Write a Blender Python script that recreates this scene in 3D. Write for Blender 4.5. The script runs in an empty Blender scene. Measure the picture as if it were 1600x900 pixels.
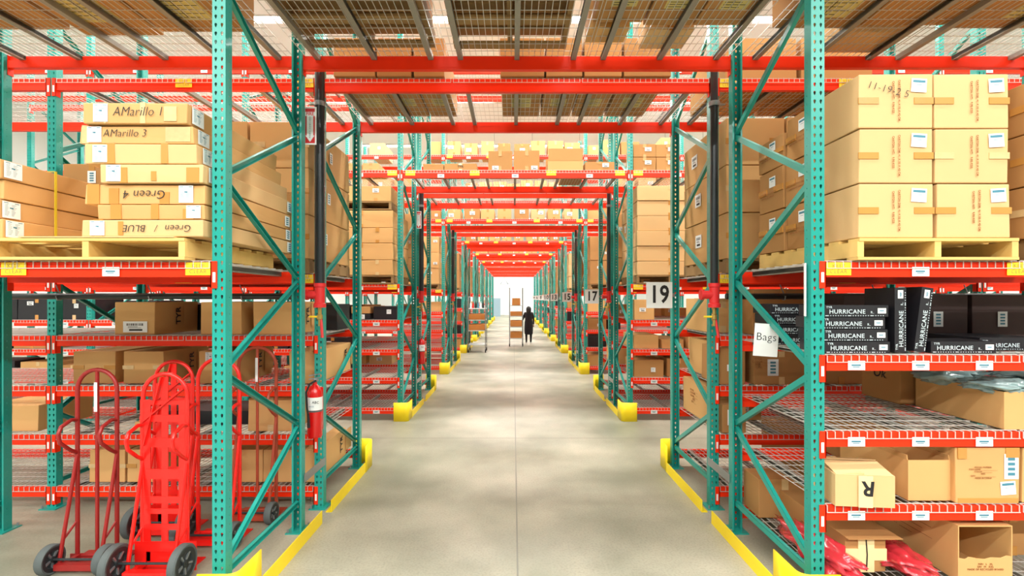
import bpy, bmesh, math, random
from mathutils import Vector, Matrix
C = bpy.context.scene.collection
rnd = random.Random(7)
F, CX, HY, CZ = 780.0, 802.0, 466.0, 1.90
def U(u, y): return (u - CX) * y / F          # pixel column -> x at depth y
def Z(v, y): return CZ - (v - HY) * y / F     # pixel row -> z at depth y

# ---------------------------------------------------------------- materials
def lin(c):
    return tuple(((x / 255) / 12.92 if x / 255 <= .04045 else ((x / 255 + .055) / 1.055) ** 2.4) for x in c) + (1,)
MATS = {}
def mat(name, rgb, rough=.5, metal=0, var=0, noise=0, nscale=8, alpha=1, spec=.5, emit=0, coat=0, bump=0):
    if name in MATS: return MATS[name]
    m = bpy.data.materials.new(name); m.use_nodes = True
    nt = m.node_tree; b = nt.nodes['Principled BSDF']
    b.inputs['Roughness'].default_value = rough; b.inputs['Metallic'].default_value = metal
    b.inputs['Specular IOR Level'].default_value = spec
    b.inputs['Coat Weight'].default_value = coat
    c = lin(rgb)
    b.inputs['Base Color'].default_value = c
    if emit:
        b.inputs['Emission Color'].default_value = c; b.inputs['Emission Strength'].default_value = emit
    if var or noise:
        tc = nt.nodes.new('ShaderNodeTexCoord'); n = nt.nodes.new('ShaderNodeTexNoise')
        n.inputs['Scale'].default_value = nscale; n.inputs['Detail'].default_value = 3
        nt.links.new(tc.outputs['Object'], n.inputs['Vector'])
        oi = nt.nodes.new('ShaderNodeObjectInfo')
        a = nt.nodes.new('ShaderNodeMath'); a.operation = 'MULTIPLY_ADD'
        a.inputs[1].default_value = noise; nt.links.new(n.outputs['Fac'], a.inputs[0])
        v = nt.nodes.new('ShaderNodeMath'); v.operation = 'MULTIPLY_ADD'
        v.inputs[1].default_value = var; v.inputs[2].default_value = 1 - var / 2 - noise / 2
        nt.links.new(oi.outputs['Random'], v.inputs[0]); nt.links.new(v.outputs[0], a.inputs[2])
        h = nt.nodes.new('ShaderNodeHueSaturation'); h.inputs['Color'].default_value = c
        nt.links.new(a.outputs[0], h.inputs['Value']); nt.links.new(h.outputs[0], b.inputs['Base Color'])
        if bump:
            bp = nt.nodes.new('ShaderNodeBump'); bp.inputs['Strength'].default_value = bump
            nt.links.new(n.outputs['Fac'], bp.inputs['Height']); nt.links.new(bp.outputs[0], b.inputs['Normal'])
    if alpha < 1: b.inputs['Alpha'].default_value = alpha
    MATS[name] = m; return m
GREEN = mat('green_paint', (30, 152, 140), .28, var=.1, spec=.5)
RED = mat('red_orange_paint', (246, 50, 14), .4, noise=.1, nscale=5, spec=.25)
YEL = mat('yellow_paint', (250, 222, 20), .45, noise=.08)
WIRE = mat('galvanised_wire', (205, 204, 198), .35, .2)
CHAN = mat('galvanised_channel', (150, 146, 136), .5, .3, noise=.2)
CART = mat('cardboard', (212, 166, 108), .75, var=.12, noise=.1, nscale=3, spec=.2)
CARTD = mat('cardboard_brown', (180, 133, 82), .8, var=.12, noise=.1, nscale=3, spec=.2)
CARTP = mat('cardboard_pale', (218, 180, 128), .75, var=.08, noise=.06, nscale=3, spec=.2)
CARTI = mat('cardboard_inside', (120, 84, 50), .85)
TAPE = mat('tan_tape', (196, 140, 70), .25, noise=.1)
TAPEW = mat('pale_tape', (240, 214, 160), .3)
CLEAR = mat('clear_film', (214, 184, 134), .15, noise=.3, nscale=30)
WHITE = mat('white_paper', (236, 240, 240), .6)
INK = mat('black_ink', (25, 24, 28), .6)
BRINK = mat('brown_ink', (150, 92, 45), .7)
BLUEI = mat('teal_ink', (70, 130, 150), .6)
WOOD = mat('pallet_wood', (224, 188, 112), .8, noise=.35, nscale=6, var=.2)
WOODD = mat('old_pallet_wood', (150, 118, 74), .85, noise=.4, nscale=6, var=.2)
BLACK = mat('black_card', (26, 26, 32), .45, var=.2)
SILV = mat('silver_print', (200, 215, 220), .4)
STEEL = mat('steel', (150, 155, 158), .35, .6)
PIPE = mat('dark_pipe', (38, 44, 46), .3, .2, spec=.6)
SIGNR = mat('sign_red', (215, 38, 40), .5)
XRED = mat('extinguisher_red', (215, 16, 18), .25, coat=.4)
TRED = mat('bright_red_enamel', (236, 26, 20), .3, coat=.3)
TDARK = mat('worn_red_enamel', (150, 32, 30), .4, noise=.35, nscale=10)
TBRN = mat('rusty_red_enamel', (172, 70, 46), .45, noise=.3, nscale=10)
RUBB = mat('grey_tyre', (84, 92, 92), .7)
HUB = mat('dark_hub', (48, 54, 56), .45, .3)
BRASS = mat('brass', (190, 160, 90), .35, .7)
PLAS = mat('clear_blue_plastic', (135, 160, 160), .12, noise=.5, nscale=14, coat=.6)
RPLAS = mat('red_plastic_film', (200, 50, 60), .18, noise=.4, nscale=14, coat=.6)
YSTRAP = mat('yellow_strap', (222, 200, 50), .5)
YLAB = mat('yellow_label', (252, 214, 40), .5)
SKIN = mat('skin', (176, 126, 98), .6)
CLOTH = mat('dark_cloth', (30, 24, 30), .9)
HAIR = mat('dark_hair', (18, 15, 16), .6)

# ---------------------------------------------------------------- mesh builder
class MB:
    def __init__(s): s.v = []; s.f = []; s.m = []; s.mats = []
    def mi(s, m):
        if m not in s.mats: s.mats.append(m)
        return s.mats.index(m)
    def add(s, vs, fs, m):
        o = len(s.v); s.v += [tuple(v) for v in vs]; k = s.mi(m)
        for f in fs: s.f.append(tuple(i + o for i in f)); s.m.append(k)
    def box(s, a, b, m, M=None):
        x0, y0, z0 = a; x1, y1, z1 = b
        vs = [Vector(p) for p in ((x0,y0,z0),(x1,y0,z0),(x1,y1,z0),(x0,y1,z0),(x0,y0,z1),(x1,y0,z1),(x1,y1,z1),(x0,y1,z1))]
        if M: vs = [M @ v for v in vs]
        s.add(vs, ((0,3,2,1),(4,5,6,7),(0,1,5,4),(1,2,6,5),(2,3,7,6),(3,0,4,7)), m)
    def bar(s, p, q, w, h, m, up=(0,0,1)):
        p, q = Vector(p), Vector(q); d = (q - p).normalized(); upv = Vector(up)
        if abs(d.dot(upv)) > .98: upv = Vector((0,1,0))
        a = d.cross(upv).normalized(); b = a.cross(d).normalized()
        vs = [c + a * i * w / 2 + b * j * h / 2 for c in (p, q) for i, j in ((-1,-1),(1,-1),(1,1),(-1,1))]
        s.add(vs, ((0,1,2,3),(7,6,5,4),(0,4,5,1),(1,5,6,2),(2,6,7,3),(3,7,4,0)), m)
    def tube(s, pts, r, m, n=8, closed=False, caps=True):
        pts = [Vector(p) for p in pts]; L = len(pts); rings = []
        for i, p in enumerate(pts):
            a = pts[i - 1] if (i or closed) else p; b = pts[(i + 1) % L] if (i < L - 1 or closed) else p
            d = (b - a).normalized()
            up = Vector((0,0,1)) if abs(d.z) < .9 else Vector((1,0,0)) if abs(d.x) < .5 else Vector((0,1,0))
            if i == 0: e = d.cross(up).normalized()
            else: e = (e - d * e.dot(d)).normalized()
            g = d.cross(e); rr = r[i] if isinstance(r, (list, tuple)) else r
            rings.append([p + (e * math.cos(t) + g * math.sin(t)) * rr for t in [2 * math.pi * k / n for k in range(n)]])
        fs = []
        for i in range(L if closed else L - 1):
            j = (i + 1) % L
            for k in range(n): fs.append((i*n+k, i*n+(k+1)%n, j*n+(k+1)%n, j*n+k))
        if not closed and caps: fs += [tuple(reversed(range(n))), tuple((L-1)*n+k for k in range(n))]
        s.add([v for r_ in rings for v in r_], fs, m)
    def lathe(s, prof, m, n=20, M=None):   # prof: (r,z) about z axis
        vs = []; fs = []
        for r, z in prof:
            for k in range(n):
                t = 2*math.pi*k/n; v = Vector((r*math.cos(t), r*math.sin(t), z)); vs.append(M @ v if M else v)
        for i in range(len(prof)-1):
            for k in range(n): fs.append((i*n+k, i*n+(k+1)%n, (i+1)*n+(k+1)%n, (i+1)*n+k))
        s.add(vs, fs, m)
    def prism(s, poly, x0, x1, m):        # poly in (y,z), extruded along x
        n = len(poly)
        vs = [(x0, y, z) for y, z in poly] + [(x1, y, z) for y, z in poly]
        s.add(vs, [tuple(range(n)), tuple(reversed(range(n, 2*n)))] + [(i, n+i, n+(i+1)%n, (i+1)%n) for i in range(n)], m)
    def mesh(s, name, smooth=False, fix=False):
        me = bpy.data.meshes.new(name); me.from_pydata(s.v, [], s.f)
        for m in s.mats: me.materials.append(m)
        me.polygons.foreach_set('material_index', s.m)
        if fix:
            bm = bmesh.new(); bm.from_mesh(me); bmesh.ops.recalc_face_normals(bm, faces=bm.faces); bm.to_mesh(me); bm.free()
        if smooth:
            me.polygons.foreach_set('use_smooth', [True]*len(me.polygons))
            try: me.set_sharp_from_angle(angle=math.radians(40))
            except Exception: pass
        me.update(); return me

SEEN = {}
def link(name, data, parent=None, loc=(0,0,0), rot=(0,0,0)):
    o = bpy.data.objects.new(name, data); C.objects.link(o); o.location = loc; o.rotation_euler = rot
    if parent: o.parent = parent
    return o
def tag(o, label, cat, group=None):
    k = label.lower()
    if k in SEEN and SEEN[k] != (group or o.name): print('DUP', label)
    SEEN[k] = group or o.name
    n = len(label.split())
    if n > 16 or n < 4: print('LEN', n, label)
    o['label'] = label; o['category'] = cat
    if group: o['group'] = group
    return o
def struct(name, mb, **k):
    o = link(name, mb.mesh(name, **k)); o['kind'] = 'structure'; return o
def clone(o, parent=None, loc=None, rotz=None):
    c = o.copy(); C.objects.link(c); c.parent = parent
    for p in ('label', 'category', 'group'):
        if p in c: del c[p]
    if loc: c.location = loc
    if rotz is not None: c.rotation_euler.z = rotz
    for ch in o.children: clone(ch, c)
    return c

# ---------------------------------------------------------------- text
TXT = {}
def text_mesh(body, size, m, shear=0, sx=1, bold=0):
    k = (body, size, m.name, shear, sx, bold)
    if k in TXT: return TXT[k]
    cu = bpy.data.curves.new('t', 'FONT'); cu.body = body; cu.size = size; cu.align_x = 'CENTER'; cu.align_y = 'CENTER'
    cu.shear = shear; cu.offset = bold; cu.resolution_u = 3; cu.space_character = 1.05; cu.extrude = .0006
    o = bpy.data.objects.new('t', cu); C.objects.link(o)
    bpy.context.view_layer.update()
    me = bpy.data.meshes.new_from_object(o.evaluated_get(bpy.context.evaluated_depsgraph_get()))
    bpy.data.objects.remove(o); me.materials.clear(); me.materials.append(m)
    if sx != 1: me.transform(Matrix.Diagonal((sx, 1, 1, 1)))
    TXT[k] = me; return me
# local frames of a face: text lies in x/z facing -y ('f'), +x ('r'), -x ('l'), underside facing -z ('u')
FACE = {'f': (math.pi/2, 0, 0), 'r': (math.pi/2, 0, math.pi/2), 'l': (math.pi/2, 0, -math.pi/2), 'u': (math.pi, 0, 0)}
def write(name, body, size, m, parent, loc, face='f', spin=0, **k):
    o = link(name, text_mesh(body, size, m, **k), parent, loc)
    o.rotation_euler = (Matrix.Rotation(0, 3, 'Z') @ __import__('mathutils').Euler(FACE[face]).to_matrix() @ Matrix.Rotation(spin, 3, 'Z')).to_euler()
    return o
LAB = {}
def label_mesh(w, h, style=0):
    k = (w, h, style)
    if k in LAB: return LAB[k]
    b = MB(); b.box((-w/2,-h/2,0), (w/2,h/2,.0012), WHITE)
    ink = INK if style == 0 else BLUEI
    r = random.Random(style*7+int(w*1000))
    def bar(x0, x1, y0, y1, m=ink): b.box((x0*w-w/2, y0*h-h/2, .0012), (x1*w-w/2, y1*h-h/2, .0018), m)
    if style == 0:                      # shipping label with barcode blocks
        x = .15
        while x < .85:
            d = r.uniform(.015, .05); bar(x, min(x+d,.88), .6, .82); x += d + r.uniform(.02, .05)
        bar(.2,.6,.48,.52); bar(.2,.75,.4,.43); bar(.25,.8,.14,.3)
    elif style == 1:                    # sheet with a teal header and small print
        bar(.1,.9,.7,.88); bar(.3,.7,.52,.55)
    elif style == 2:                    # shelf location tag
        bar(.2,.75,.45,.62); bar(.28,.68,.3,.38)
    elif style == 3:                    # packing list: rows of tiny print
        bar(.08,.32,.9,.94); bar(.68,.92,.9,.94)
        for i in range(9): bar(.12,.12+r.uniform(.15,.3),.8-i*.08,.82-i*.08); bar(.5,.5+r.uniform(.12,.3),.8-i*.08,.82-i*.08)
        bar(.4,.6,.58,.66)
    elif style == 4:                    # long carton label
        for i in range(4): bar(.25,.75,.14+i*.2,.26+i*.2)
    LAB[k] = b.mesh('label'); return LAB[k]
def stick(name, me, parent, loc, face='f', spin=0):
    o = link(name, me, parent, loc)
    o.rotation_euler = (__import__('mathutils').Euler(FACE[face]).to_matrix() @ Matrix.Rotation(spin, 3, 'Z')).to_euler()
    return o

# ---------------------------------------------------------------- rack parts
PW, PD, PITCH, NP = .080, .070, .0508, 122
X0 = .03                                            # aisle centre
XL, XR = X0 - 1.75, X0 + 1.75                       # inner faces of the aisle posts
BAY = 2.34
HP = NP * PITCH
def post_mesh():
    """C section, web at y=0 facing -y, flanges to y=PD, open to +y; x from 0 to PW"""
    v = []; f = []; ids = {}
    def V(p):
        k = tuple(round(c, 5) for c in p)
        if k not in ids: ids[k] = len(v); v.append(p)
        return ids[k]
    for i in range(NP):
        z0 = i*PITCH; zc = z0 + PITCH*.5
        # web: two cells with teardrop holes
        for c in range(2):
            xa, xb = c*PW/2, (c+1)*PW/2; xc = PW*(.27 if c == 0 else .73)
            hole = [(xc-.0075, zc+.004), (xc-.0065, zc+.0125), (xc, zc+.016), (xc+.0065, zc+.0125), (xc+.0075, zc+.004), (xc+.0035, zc-.006), (xc, zc-.013), (xc-.0035, zc-.006)]
            out = [(xa, zc), (xa, z0+PITCH), (xc, z0+PITCH), (xb, z0+PITCH), (xb, zc), (xb, z0), (xc, z0), (xa, z0)]
            H = [V((x, 0, z)) for x, z in hole]; O = [V((x, 0, z)) for x, z in out]
            for k in range(8): f.append((H[k], O[k], O[(k+1)%8], H[(k+1)%8]))
        for xs, flip in ((0, 1), (PW, 0)):
            yc = PD*.62; r = .0045
            hole = [(yc-r, zc), (yc, zc+r), (yc+r, zc), (yc, zc-r)]
            O = [V((xs, 0, z0)), V((xs, 0, zc)), V((xs, 0, z0+PITCH)), V((xs, PD, z0+PITCH)), V((xs, PD, z0))]
            H = [V((xs, a, b)) for a, b in hole]
            q = [(H[0], O[0], O[1]), (H[0], O[1], O[2], H[1]), (H[1], O[2], O[3], H[2]), (H[2], O[3], O[4], H[3]), (H[3], O[4], O[0], H[0])]
            f += [tuple(reversed(a)) if flip else a for a in q]
            # returned lip
            xl = xs + (.014 if xs == 0 else -.014)
            a = (V((xs, PD, z0)), V((xl, PD, z0)), V((xl, PD, z0+PITCH)), V((xs, PD, z0+PITCH)))
            f.append(a)
    me = bpy.data.meshes.new('post'); me.from_pydata(v, [], f); me.materials.append(GREEN)
    bm = bmesh.new(); bm.from_mesh(me)
    bmesh.ops.recalc_face_normals(bm, faces=bm.faces)
    bmesh.ops.solidify(bm, geom=bm.faces[:], thickness=.0025)
    bm.to_mesh(me); bm.free(); me.update(); return me
POST = post_mesh()
def plate_mesh():
    b = MB(); b.box((-.035, -.05, 0), (PW+.035, .115, .008), GREEN)
    for x, y in ((-.018, -.03), (PW+.018, .095)): b.tube([(x, y, .008), (x, y, .035)], .008, STEEL, 6)
    return b.mesh('base_plate')
PLATE = plate_mesh()
def brace_mesh(a, b, x):
    m = MB(); (ya, za), (yb, zb) = a, b
    d = Vector((0, yb-ya, zb-za)).normalized(); n = Vector((0, -d.z, d.y)); p, q = Vector((x, ya, za)), Vector((x, yb, zb))
    w, t = .040, .003
    # channel: web + two flanges
    def slab(o, ex, en):
        vs = [c + o + ex*i + en*j for c in (p, q) for i, j in ((0,0),(1,0),(1,1),(0,1))]
        m.add(vs, ((0,1,2,3),(7,6,5,4),(0,4,5,1),(1,5,6,2),(2,6,7,3),(3,7,4,0)), GREEN)
    X = Vector((1,0,0))
    slab(-X*.014 - n*w/2, X*t, n*w); slab(-X*.014 - n*w/2, X*.028, n*t); slab(-X*.014 + n*(w/2-t), X*.028, n*t)
    return m.mesh('brace', fix=True)
BR = {}
FD = 1.14
def frame(parent, x, y0, aisle_low, n_top=11, braces=True):
    """upright frame: posts at y0 (web out to -y) and y0+FD (web out to +y); aisle_low: which post carries the low brace node"""
    a = link('post', POST, parent, (x, y0, 0)); link('base_plate', PLATE, a)
    b = link('post', POST, parent, (x+PW, y0+FD, 0), (0, 0, math.pi)); link('base_plate', PLATE, b)
    nodes = [.27 + .592*i for i in range(10)]
    ya, yb = y0 + .055, y0 + FD - .055
    if not braces: return
    k = ('h', aisle_low)
    if k not in BR: BR[k] = brace_mesh((.055, .23), (FD-.055, .23), 0)
    link('horizontal_brace', BR[k], parent, (x+PW/2, y0, 0))
    for i in range(len(nodes)-1):
        lowfront = (i % 2 == 0) == (aisle_low == 'front')
        p = (.055, nodes[i]+.02) if lowfront else (FD-.055, nodes[i]+.02)
        q = (FD-.055, nodes[i+1]-.02) if lowfront else (.055, nodes[i+1]-.02)
        k = (lowfront, i)
        if k not in BR: BR[k] = brace_mesh(p, q, 0)
        link('diagonal_brace', BR[k], parent, (x+PW/2, y0, 0))
BM = {}
def beam_mesh(L, h):
    k = (round(L, 3), h)
    if k in BM: return BM[k]
    b = MB()   # face at y=0, step ledge at the back; top at z=0
    b.prism([(0,0),(0,-h),(.045,-h),(.045,-.04),(.028,-.04),(.028,0)], .004, L-.004, RED)
    for x0, x1 in ((-.032, .006), (L-.006, L+.032)):
        b.prism([(-.008,.006),(-.008,-.155),(-.002,-.155),(-.002,.006)], x0, x1, RED)
    b.box((0,-.008,-.155), (.006,.04,.006), RED); b.box((L-.006,-.008,-.155), (L,.04,.006), RED)
    b.box((-.024,-.0095,-.12), (-.008,-.008,-.06), WHITE); b.box((L+.008,-.0095,-.12), (L+.024,-.008,-.06), WHITE)
    BM[k] = b.mesh('beam', fix=True); return BM[k]
TAG = label_mesh(.102, .055, 2)
def keep_mesh():
    b = MB(); b.box((-.075,-.038,0), (.075,.038,.0012), YLAB); return b.mesh('keep')
KEEP = keep_mesh()
def beam(parent, x, L, y, z, h=.088, back=False, tags=(), keep=(), sub=True):
    if back: o = link('beam', beam_mesh(L, h), parent, (x+L, y, z), (0, 0, math.pi))
    else: o = link('beam', beam_mesh(L, h), parent, (x, y, z))
    for t in tags:
        stick('shelf_tag', TAG, o, (t, -.0062, -h+.032))
    for t in keep:
        k = stick('warning_label', KEEP, o, (t, -.0062, -.04))
        if sub: 
            write('printed_text', 'KEEP\nCLEAR', .034, BRASS, k, (0, 0, .0014), face='f').rotation_euler = (0,0,0)
    return o
DK = {}
def deck_mesh(W, chans=True):
    k = (round(W, 3), chans)
    if k in DK: return DK[k]
    b = MB(); r = .002
    def w(p, q, up=(0,0,1)): b.bar(p, q, 2*r, 2*r, WIRE, up)
    n = max(4, round(W/.048)); d = .036
    for i in range(n+1):
        x = .006 + (W-.012)*i/n
        w((x, -.007, .004), (x, FD+.007, .004)); w((x, -.007, .004), (x, -.007, -d)); w((x, FD+.007, .004), (x, FD+.007, -d))
    for y in [.012 + .1145*j for j in range(10)] + [FD-.012]: w((.003, y, .009), (W-.003, y, .009))
    for y in (-.011, FD+.011): w((.003, y, -d), (W-.003, y, -d))
    if not chans:
        for i in range(3):
            x = W*(.1+.4*i); b.prism([(.03,.0),(.03,-.028),(FD-.03,-.028),(FD-.03,.0)], x-.02, x+.02, CHAN)
    DK[k] = b.mesh('wire_mesh_deck', fix=True); return DK[k]
def chan_mesh():
    b = MB()
    b.prism([(.018,.0015),(.018,-.03),(.03,-.036),(FD-.03,-.036),(FD-.018,-.03),(FD-.018,.0015)], -.02, .02, CHAN)
    return b.mesh('support_channel', fix=True)
CH = chan_mesh()
def decks(parent, x, L, y0, z, n, sub):
    W = L/n
    for i in range(n):
        o = link('wire_mesh_deck', deck_mesh(W-.012, not sub), parent, (x+.006+i*W, y0, z))
        if sub:
            for k in range(3): link('support_channel', CH, o, ((W-.012)*(.1+.4*k), 0, 0))

LA, LB, LC, LD, LE, LF, LG = 2.115, 1.555, 1.10, .66, .19, 3.885, 5.50
ORD = ['first','second','third','fourth','fifth','sixth','seventh','eighth','ninth']
SIDE = {'L': 'hand truck side', 'R': 'numbered sign side'}
UN = {'n': 'near', 'f': 'far'}
Y0, PER, FLUE = 2.984, 4.78, .396
NROW = 9
def uy(row, unit): return Y0 + PER*row + (0 if unit == 'n' else FD + FLUE)
def rack(row, unit, side, nb):
    y0 = uy(row, unit); sub = row <= 1
    e = bpy.data.objects.new('pallet_rack', None); C.objects.link(e); e.location = (0,0,0)
    tag(e, f'green and red pallet rack with wire decks, {UN[unit]} rack of {ORD[row]} row, {SIDE[side]}', 'pallet rack', 'pallet racks along the aisle')
    sgn = -1 if side == 'L' else 1
    xs = XL if side == 'L' else XR
    for b in range(nb+1):
        xp = xs + sgn*b*(BAY+PW)
        frame(e, xp-PW if side == 'L' else xp, y0, 'front' if unit == 'n' else 'back', braces=(b < 2 or row == 1))
    for b in range(nb):
        xi = xs + sgn*(PW + b*(BAY+PW)); x = xi-BAY if side == 'L' else xi
        levels = [LA, LB, LC, LD, LE, LF] + ([LG] if row >= 1 else [])
        if row == 0 and unit == 'n' and side == 'L': levels = [LA, LF]
        if row >= 3 and b > 0: levels = [LA, LF, LG]
        for z in levels:
            lo = z < 2
            near_ = row <= 2 and b == 0
            tg = ([.14, .49, .84] if side == 'R' else [.16, .5, .86])
            tags = [t*BAY for t in tg] if lo else [BAY*.3, BAY*.75]
            if row == 0 and side == 'R' and lo: tags = [.187, .57, .95, 1.34, 1.73, 2.1]
            if row == 0 and z == LA: tags = [1.74, .6] if side == 'L' else [.57, 1.75]
            keep = []
            if z in (LA, LF): keep = [BAY-.08, BAY-1.18] if side == 'L' else [.08, 1.16]
            if unit == 'f': tags = []
            if unit == 'f' and row > 0 or not near_: keep = keep if z == LA and near_ else []
            beam(e, x, BAY, y0, z, .088 if z < 3 else .1, tags=tags if near_ or row == 1 else [], keep=keep, sub=row == 0)
            beam(e, x, BAY, y0+FD, z, .088 if z < 3 else .1, back=True)
            decks(e, x, BAY, y0, z, 2, sub and b == 0)
    if unit == 'n' and row <= 2:      # spacer plates tying the two racks together
        sp = MB(); xa = xs - .04 if side == 'L' else xs + .04
        for z in (.42,):
            sp.bar((xa + .046*(-sgn), y0+FD-.03, z), (xa+.046*(-sgn), y0+FD+FLUE+.03, z), .004, .07, STEEL)
            link('spacer_plate', sp.mesh('spacer_plate'), e); sp = MB()
    return e
def bridge(row, unit):
    y0 = uy(row, unit); sub = row <= 1
    e = bpy.data.objects.new('overhead_shelf', None); C.objects.link(e)
    tag(e, f'red beamed wire shelf bridging the aisle overhead, {UN[unit]} rack of {ORD[row]} row', 'shelf', 'bridge shelves over the aisle')
    L = XR-XL
    t = [L*.17, L*.5, L*.83]
    k = [.12, L*.32, L*.66, L-.12]
    beam(e, XL, L, y0, LF, .115, tags=t if unit == 'n' and row < 6 and row > 0 else [], keep=k if unit == 'n' and 0 < row < 6 else [], sub=False)
    beam(e, XL, L, y0+FD, LF, .115, back=True)
    decks(e, XL, L, y0, LF, 3, sub)
    if unit == 'n' and row in (1, 2, 3):
        e = bpy.data.objects.new('overhead_shelf', None); C.objects.link(e)
        tag(e, f'topmost red beamed wire shelf bridging the aisle near the ceiling, {ORD[row]} row', 'shelf', 'bridge shelves over the aisle')
        beam(e, XL, L, y0, LG, .1, tags=t, keep=k[:2], sub=False); beam(e, XL, L, y0+FD, LG, .1, back=True); decks(e, XL, L, y0, LG, 3, False)
for row in range(NROW):
    for unit in 'nf':
        for side in 'LR':
            nb = {0: 1 if unit == 'n' else 2, 1: 3, 2: 3}.get(row, 1)
            rack(row, unit, side, nb)
        bridge(row, unit)

# ---------------------------------------------------------------- yellow guards
def guard(row, unit, side):
    y0 = uy(row, unit); s = -1 if side == 'L' else 1
    e = bpy.data.objects.new('rack_guard', None); C.objects.link(e)
    xi = (XL if side == 'L' else XR); e.location = (xi, y0 if unit == 'n' else y0+FD, 0)
    tag(e, f'yellow steel corner guard and kick rail, {UN[unit]} rack of {ORD[row]} row, {SIDE[side]}', 'rack guard', 'yellow guards at rack feet')
    m = 1 if unit == 'n' else -1      # local: +y*m goes under the rack
    a = []
    xo, xn = s*.125, -s*.105         # outer edge, aisle edge (relative to post inner face)
    a.append((xo, -.075))
    cx, r = xn + s*.06, .06
    for i in range(9):
        t = math.pi/2*i/8; a.append((cx - s*r*math.sin(t), -.075 + r - r*math.cos(t)))
    a.append((xn, .12)); a.append((xn, .22))
    b = MB(); n = len(a); H = .29; hs = [H]*(n-1) + [H]
    vs = []
    for (x, y), h in zip(a, hs): vs += [(x, y*m, 0), (x, y*m, h)]
    b.add(vs, [(2*i, 2*i+2, 2*i+3, 2*i+1) for i in range(n-1)], YEL)
    me = b.mesh('corner_guard', smooth=True)
    bm = bmesh.new(); bm.from_mesh(me); bmesh.ops.solidify(bm, geom=bm.faces[:], thickness=.007); bm.to_mesh(me); bm.free()
    link('corner_guard', me, e)
    r_ = MB(); L = FD + .09
    r_.box((xn-.003, .2*1 if m > 0 else -L, 0), (xn+.003, L if m > 0 else -.2, .108), YEL)
    r_.box((min(xn, xn+s*.05), .2 if m > 0 else -L, 0), (max(xn, xn+s*.05), L if m > 0 else -.2, .006), YEL)
    link('kick_rail', r_.mesh('kick_rail'), e)
for row in range(NROW):
    for unit in 'nf':
        for side in 'LR': guard(row, unit, side)

# ---------------------------------------------------------------- goods
from mathutils import Euler
def carton(x0, x1, y0, y1, z0, z1, label, m=None, rz=0, name='cardboard_carton', cat='box', group=None, jit=.004, tape='v', tapes=None, seam=True):
    """closed carton; local origin at the centre of its base"""
    w, d, h = x1-x0, y1-y0, z1-z0
    m = m or CART
    me = bpy.data.meshes.new(name); bm = bmesh.new(); bmesh.ops.create_cube(bm, size=1)
    for v in bm.verts:
        v.co = Vector((v.co.x*w, v.co.y*d, (v.co.z+.5)*h))
        v.co += Vector((rnd.uniform(-jit, jit), rnd.uniform(-jit, 0) if v.co.y < 0 else rnd.uniform(0, jit), 0 if v.co.z < h/2 else rnd.uniform(-jit, 0)))
    bmesh.ops.bevel(bm, geom=bm.edges[:], offset=min(.006, h*.08), segments=2, affect='EDGES', profile=.6)
    bm.to_mesh(me); bm.free(); me.materials.append(m)
    o = link(name, me, None, ((x0+x1)/2, (y0+y1)/2, z0), (0, 0, rz))
    tag(o, label, cat, group)
    e = .0012 + jit; segs = []
    tm = TAPE if rnd.random() < .75 else CLEAR
    if tape == 'v' and w > .12:                  # closing tape seen on the end
        tw = .026
        segs = [((-tw, -d/2-e, h*.72), (tw, -d/2+.001, h+.001)), ((-tw, -d/2-e, .0), (tw, -d/2+.001, h*.2))]
    elif tape == 'h':                            # tape across a face along the flap joint
        segs = [((-w/2-e, -d/2-e, h*.44), (-w*.24, -d/2+.001, h*.56)), ((w*.24, -d/2-e, h*.44), (w/2+e, -d/2+.001, h*.56))]
    elif tape == 'side':
        segs = [((-w/2-e, -d/2-e, h*.43), (-w/2+.001, -d/2+.12, h*.57)), ((-w/2-e, d/2-.12, h*.43), (-w/2+.001, d/2+.001, h*.57))]
    if tapes: segs += [((-w/2+w*a, -d/2-e, h*c), (-w/2+w*b_, -d/2+.001, h*dd)) for (a, b_, c, dd) in tapes]
    for a_, b_ in segs:
        t = MB(); t.box(a_, b_, tm); link('packing_tape', t.mesh('packing_tape'), o)
    o['w'] = w; o['d'] = d; o['h'] = h
    return o
def on(o, name, me, face, u, v, spin=0):
    """put a flat mark on a face: u,v in 0..1 across and up"""
    w, d, h = o['w'], o['d'], o['h']; e = .0072 + (.0024 if 'text' in name or 'written' in name or 'letter' in name else 0)
    loc = {'f': (-w/2+w*u, -d/2-e, h*v), 'r': (w/2+e, -d/2+d*u, h*v), 'l': (-w/2-e, d/2-d*u, h*v), 'u': (-w/2+w*u, d/2-d*v, -.002)}[face]
    return stick(name, me, o, loc, face, spin)
def mark(o, body, size, face, u, v, m=INK, spin=0, name='printed_text', **k):
    return on(o, name, text_mesh(body, size, m, **k), face, u, v, spin)
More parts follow.
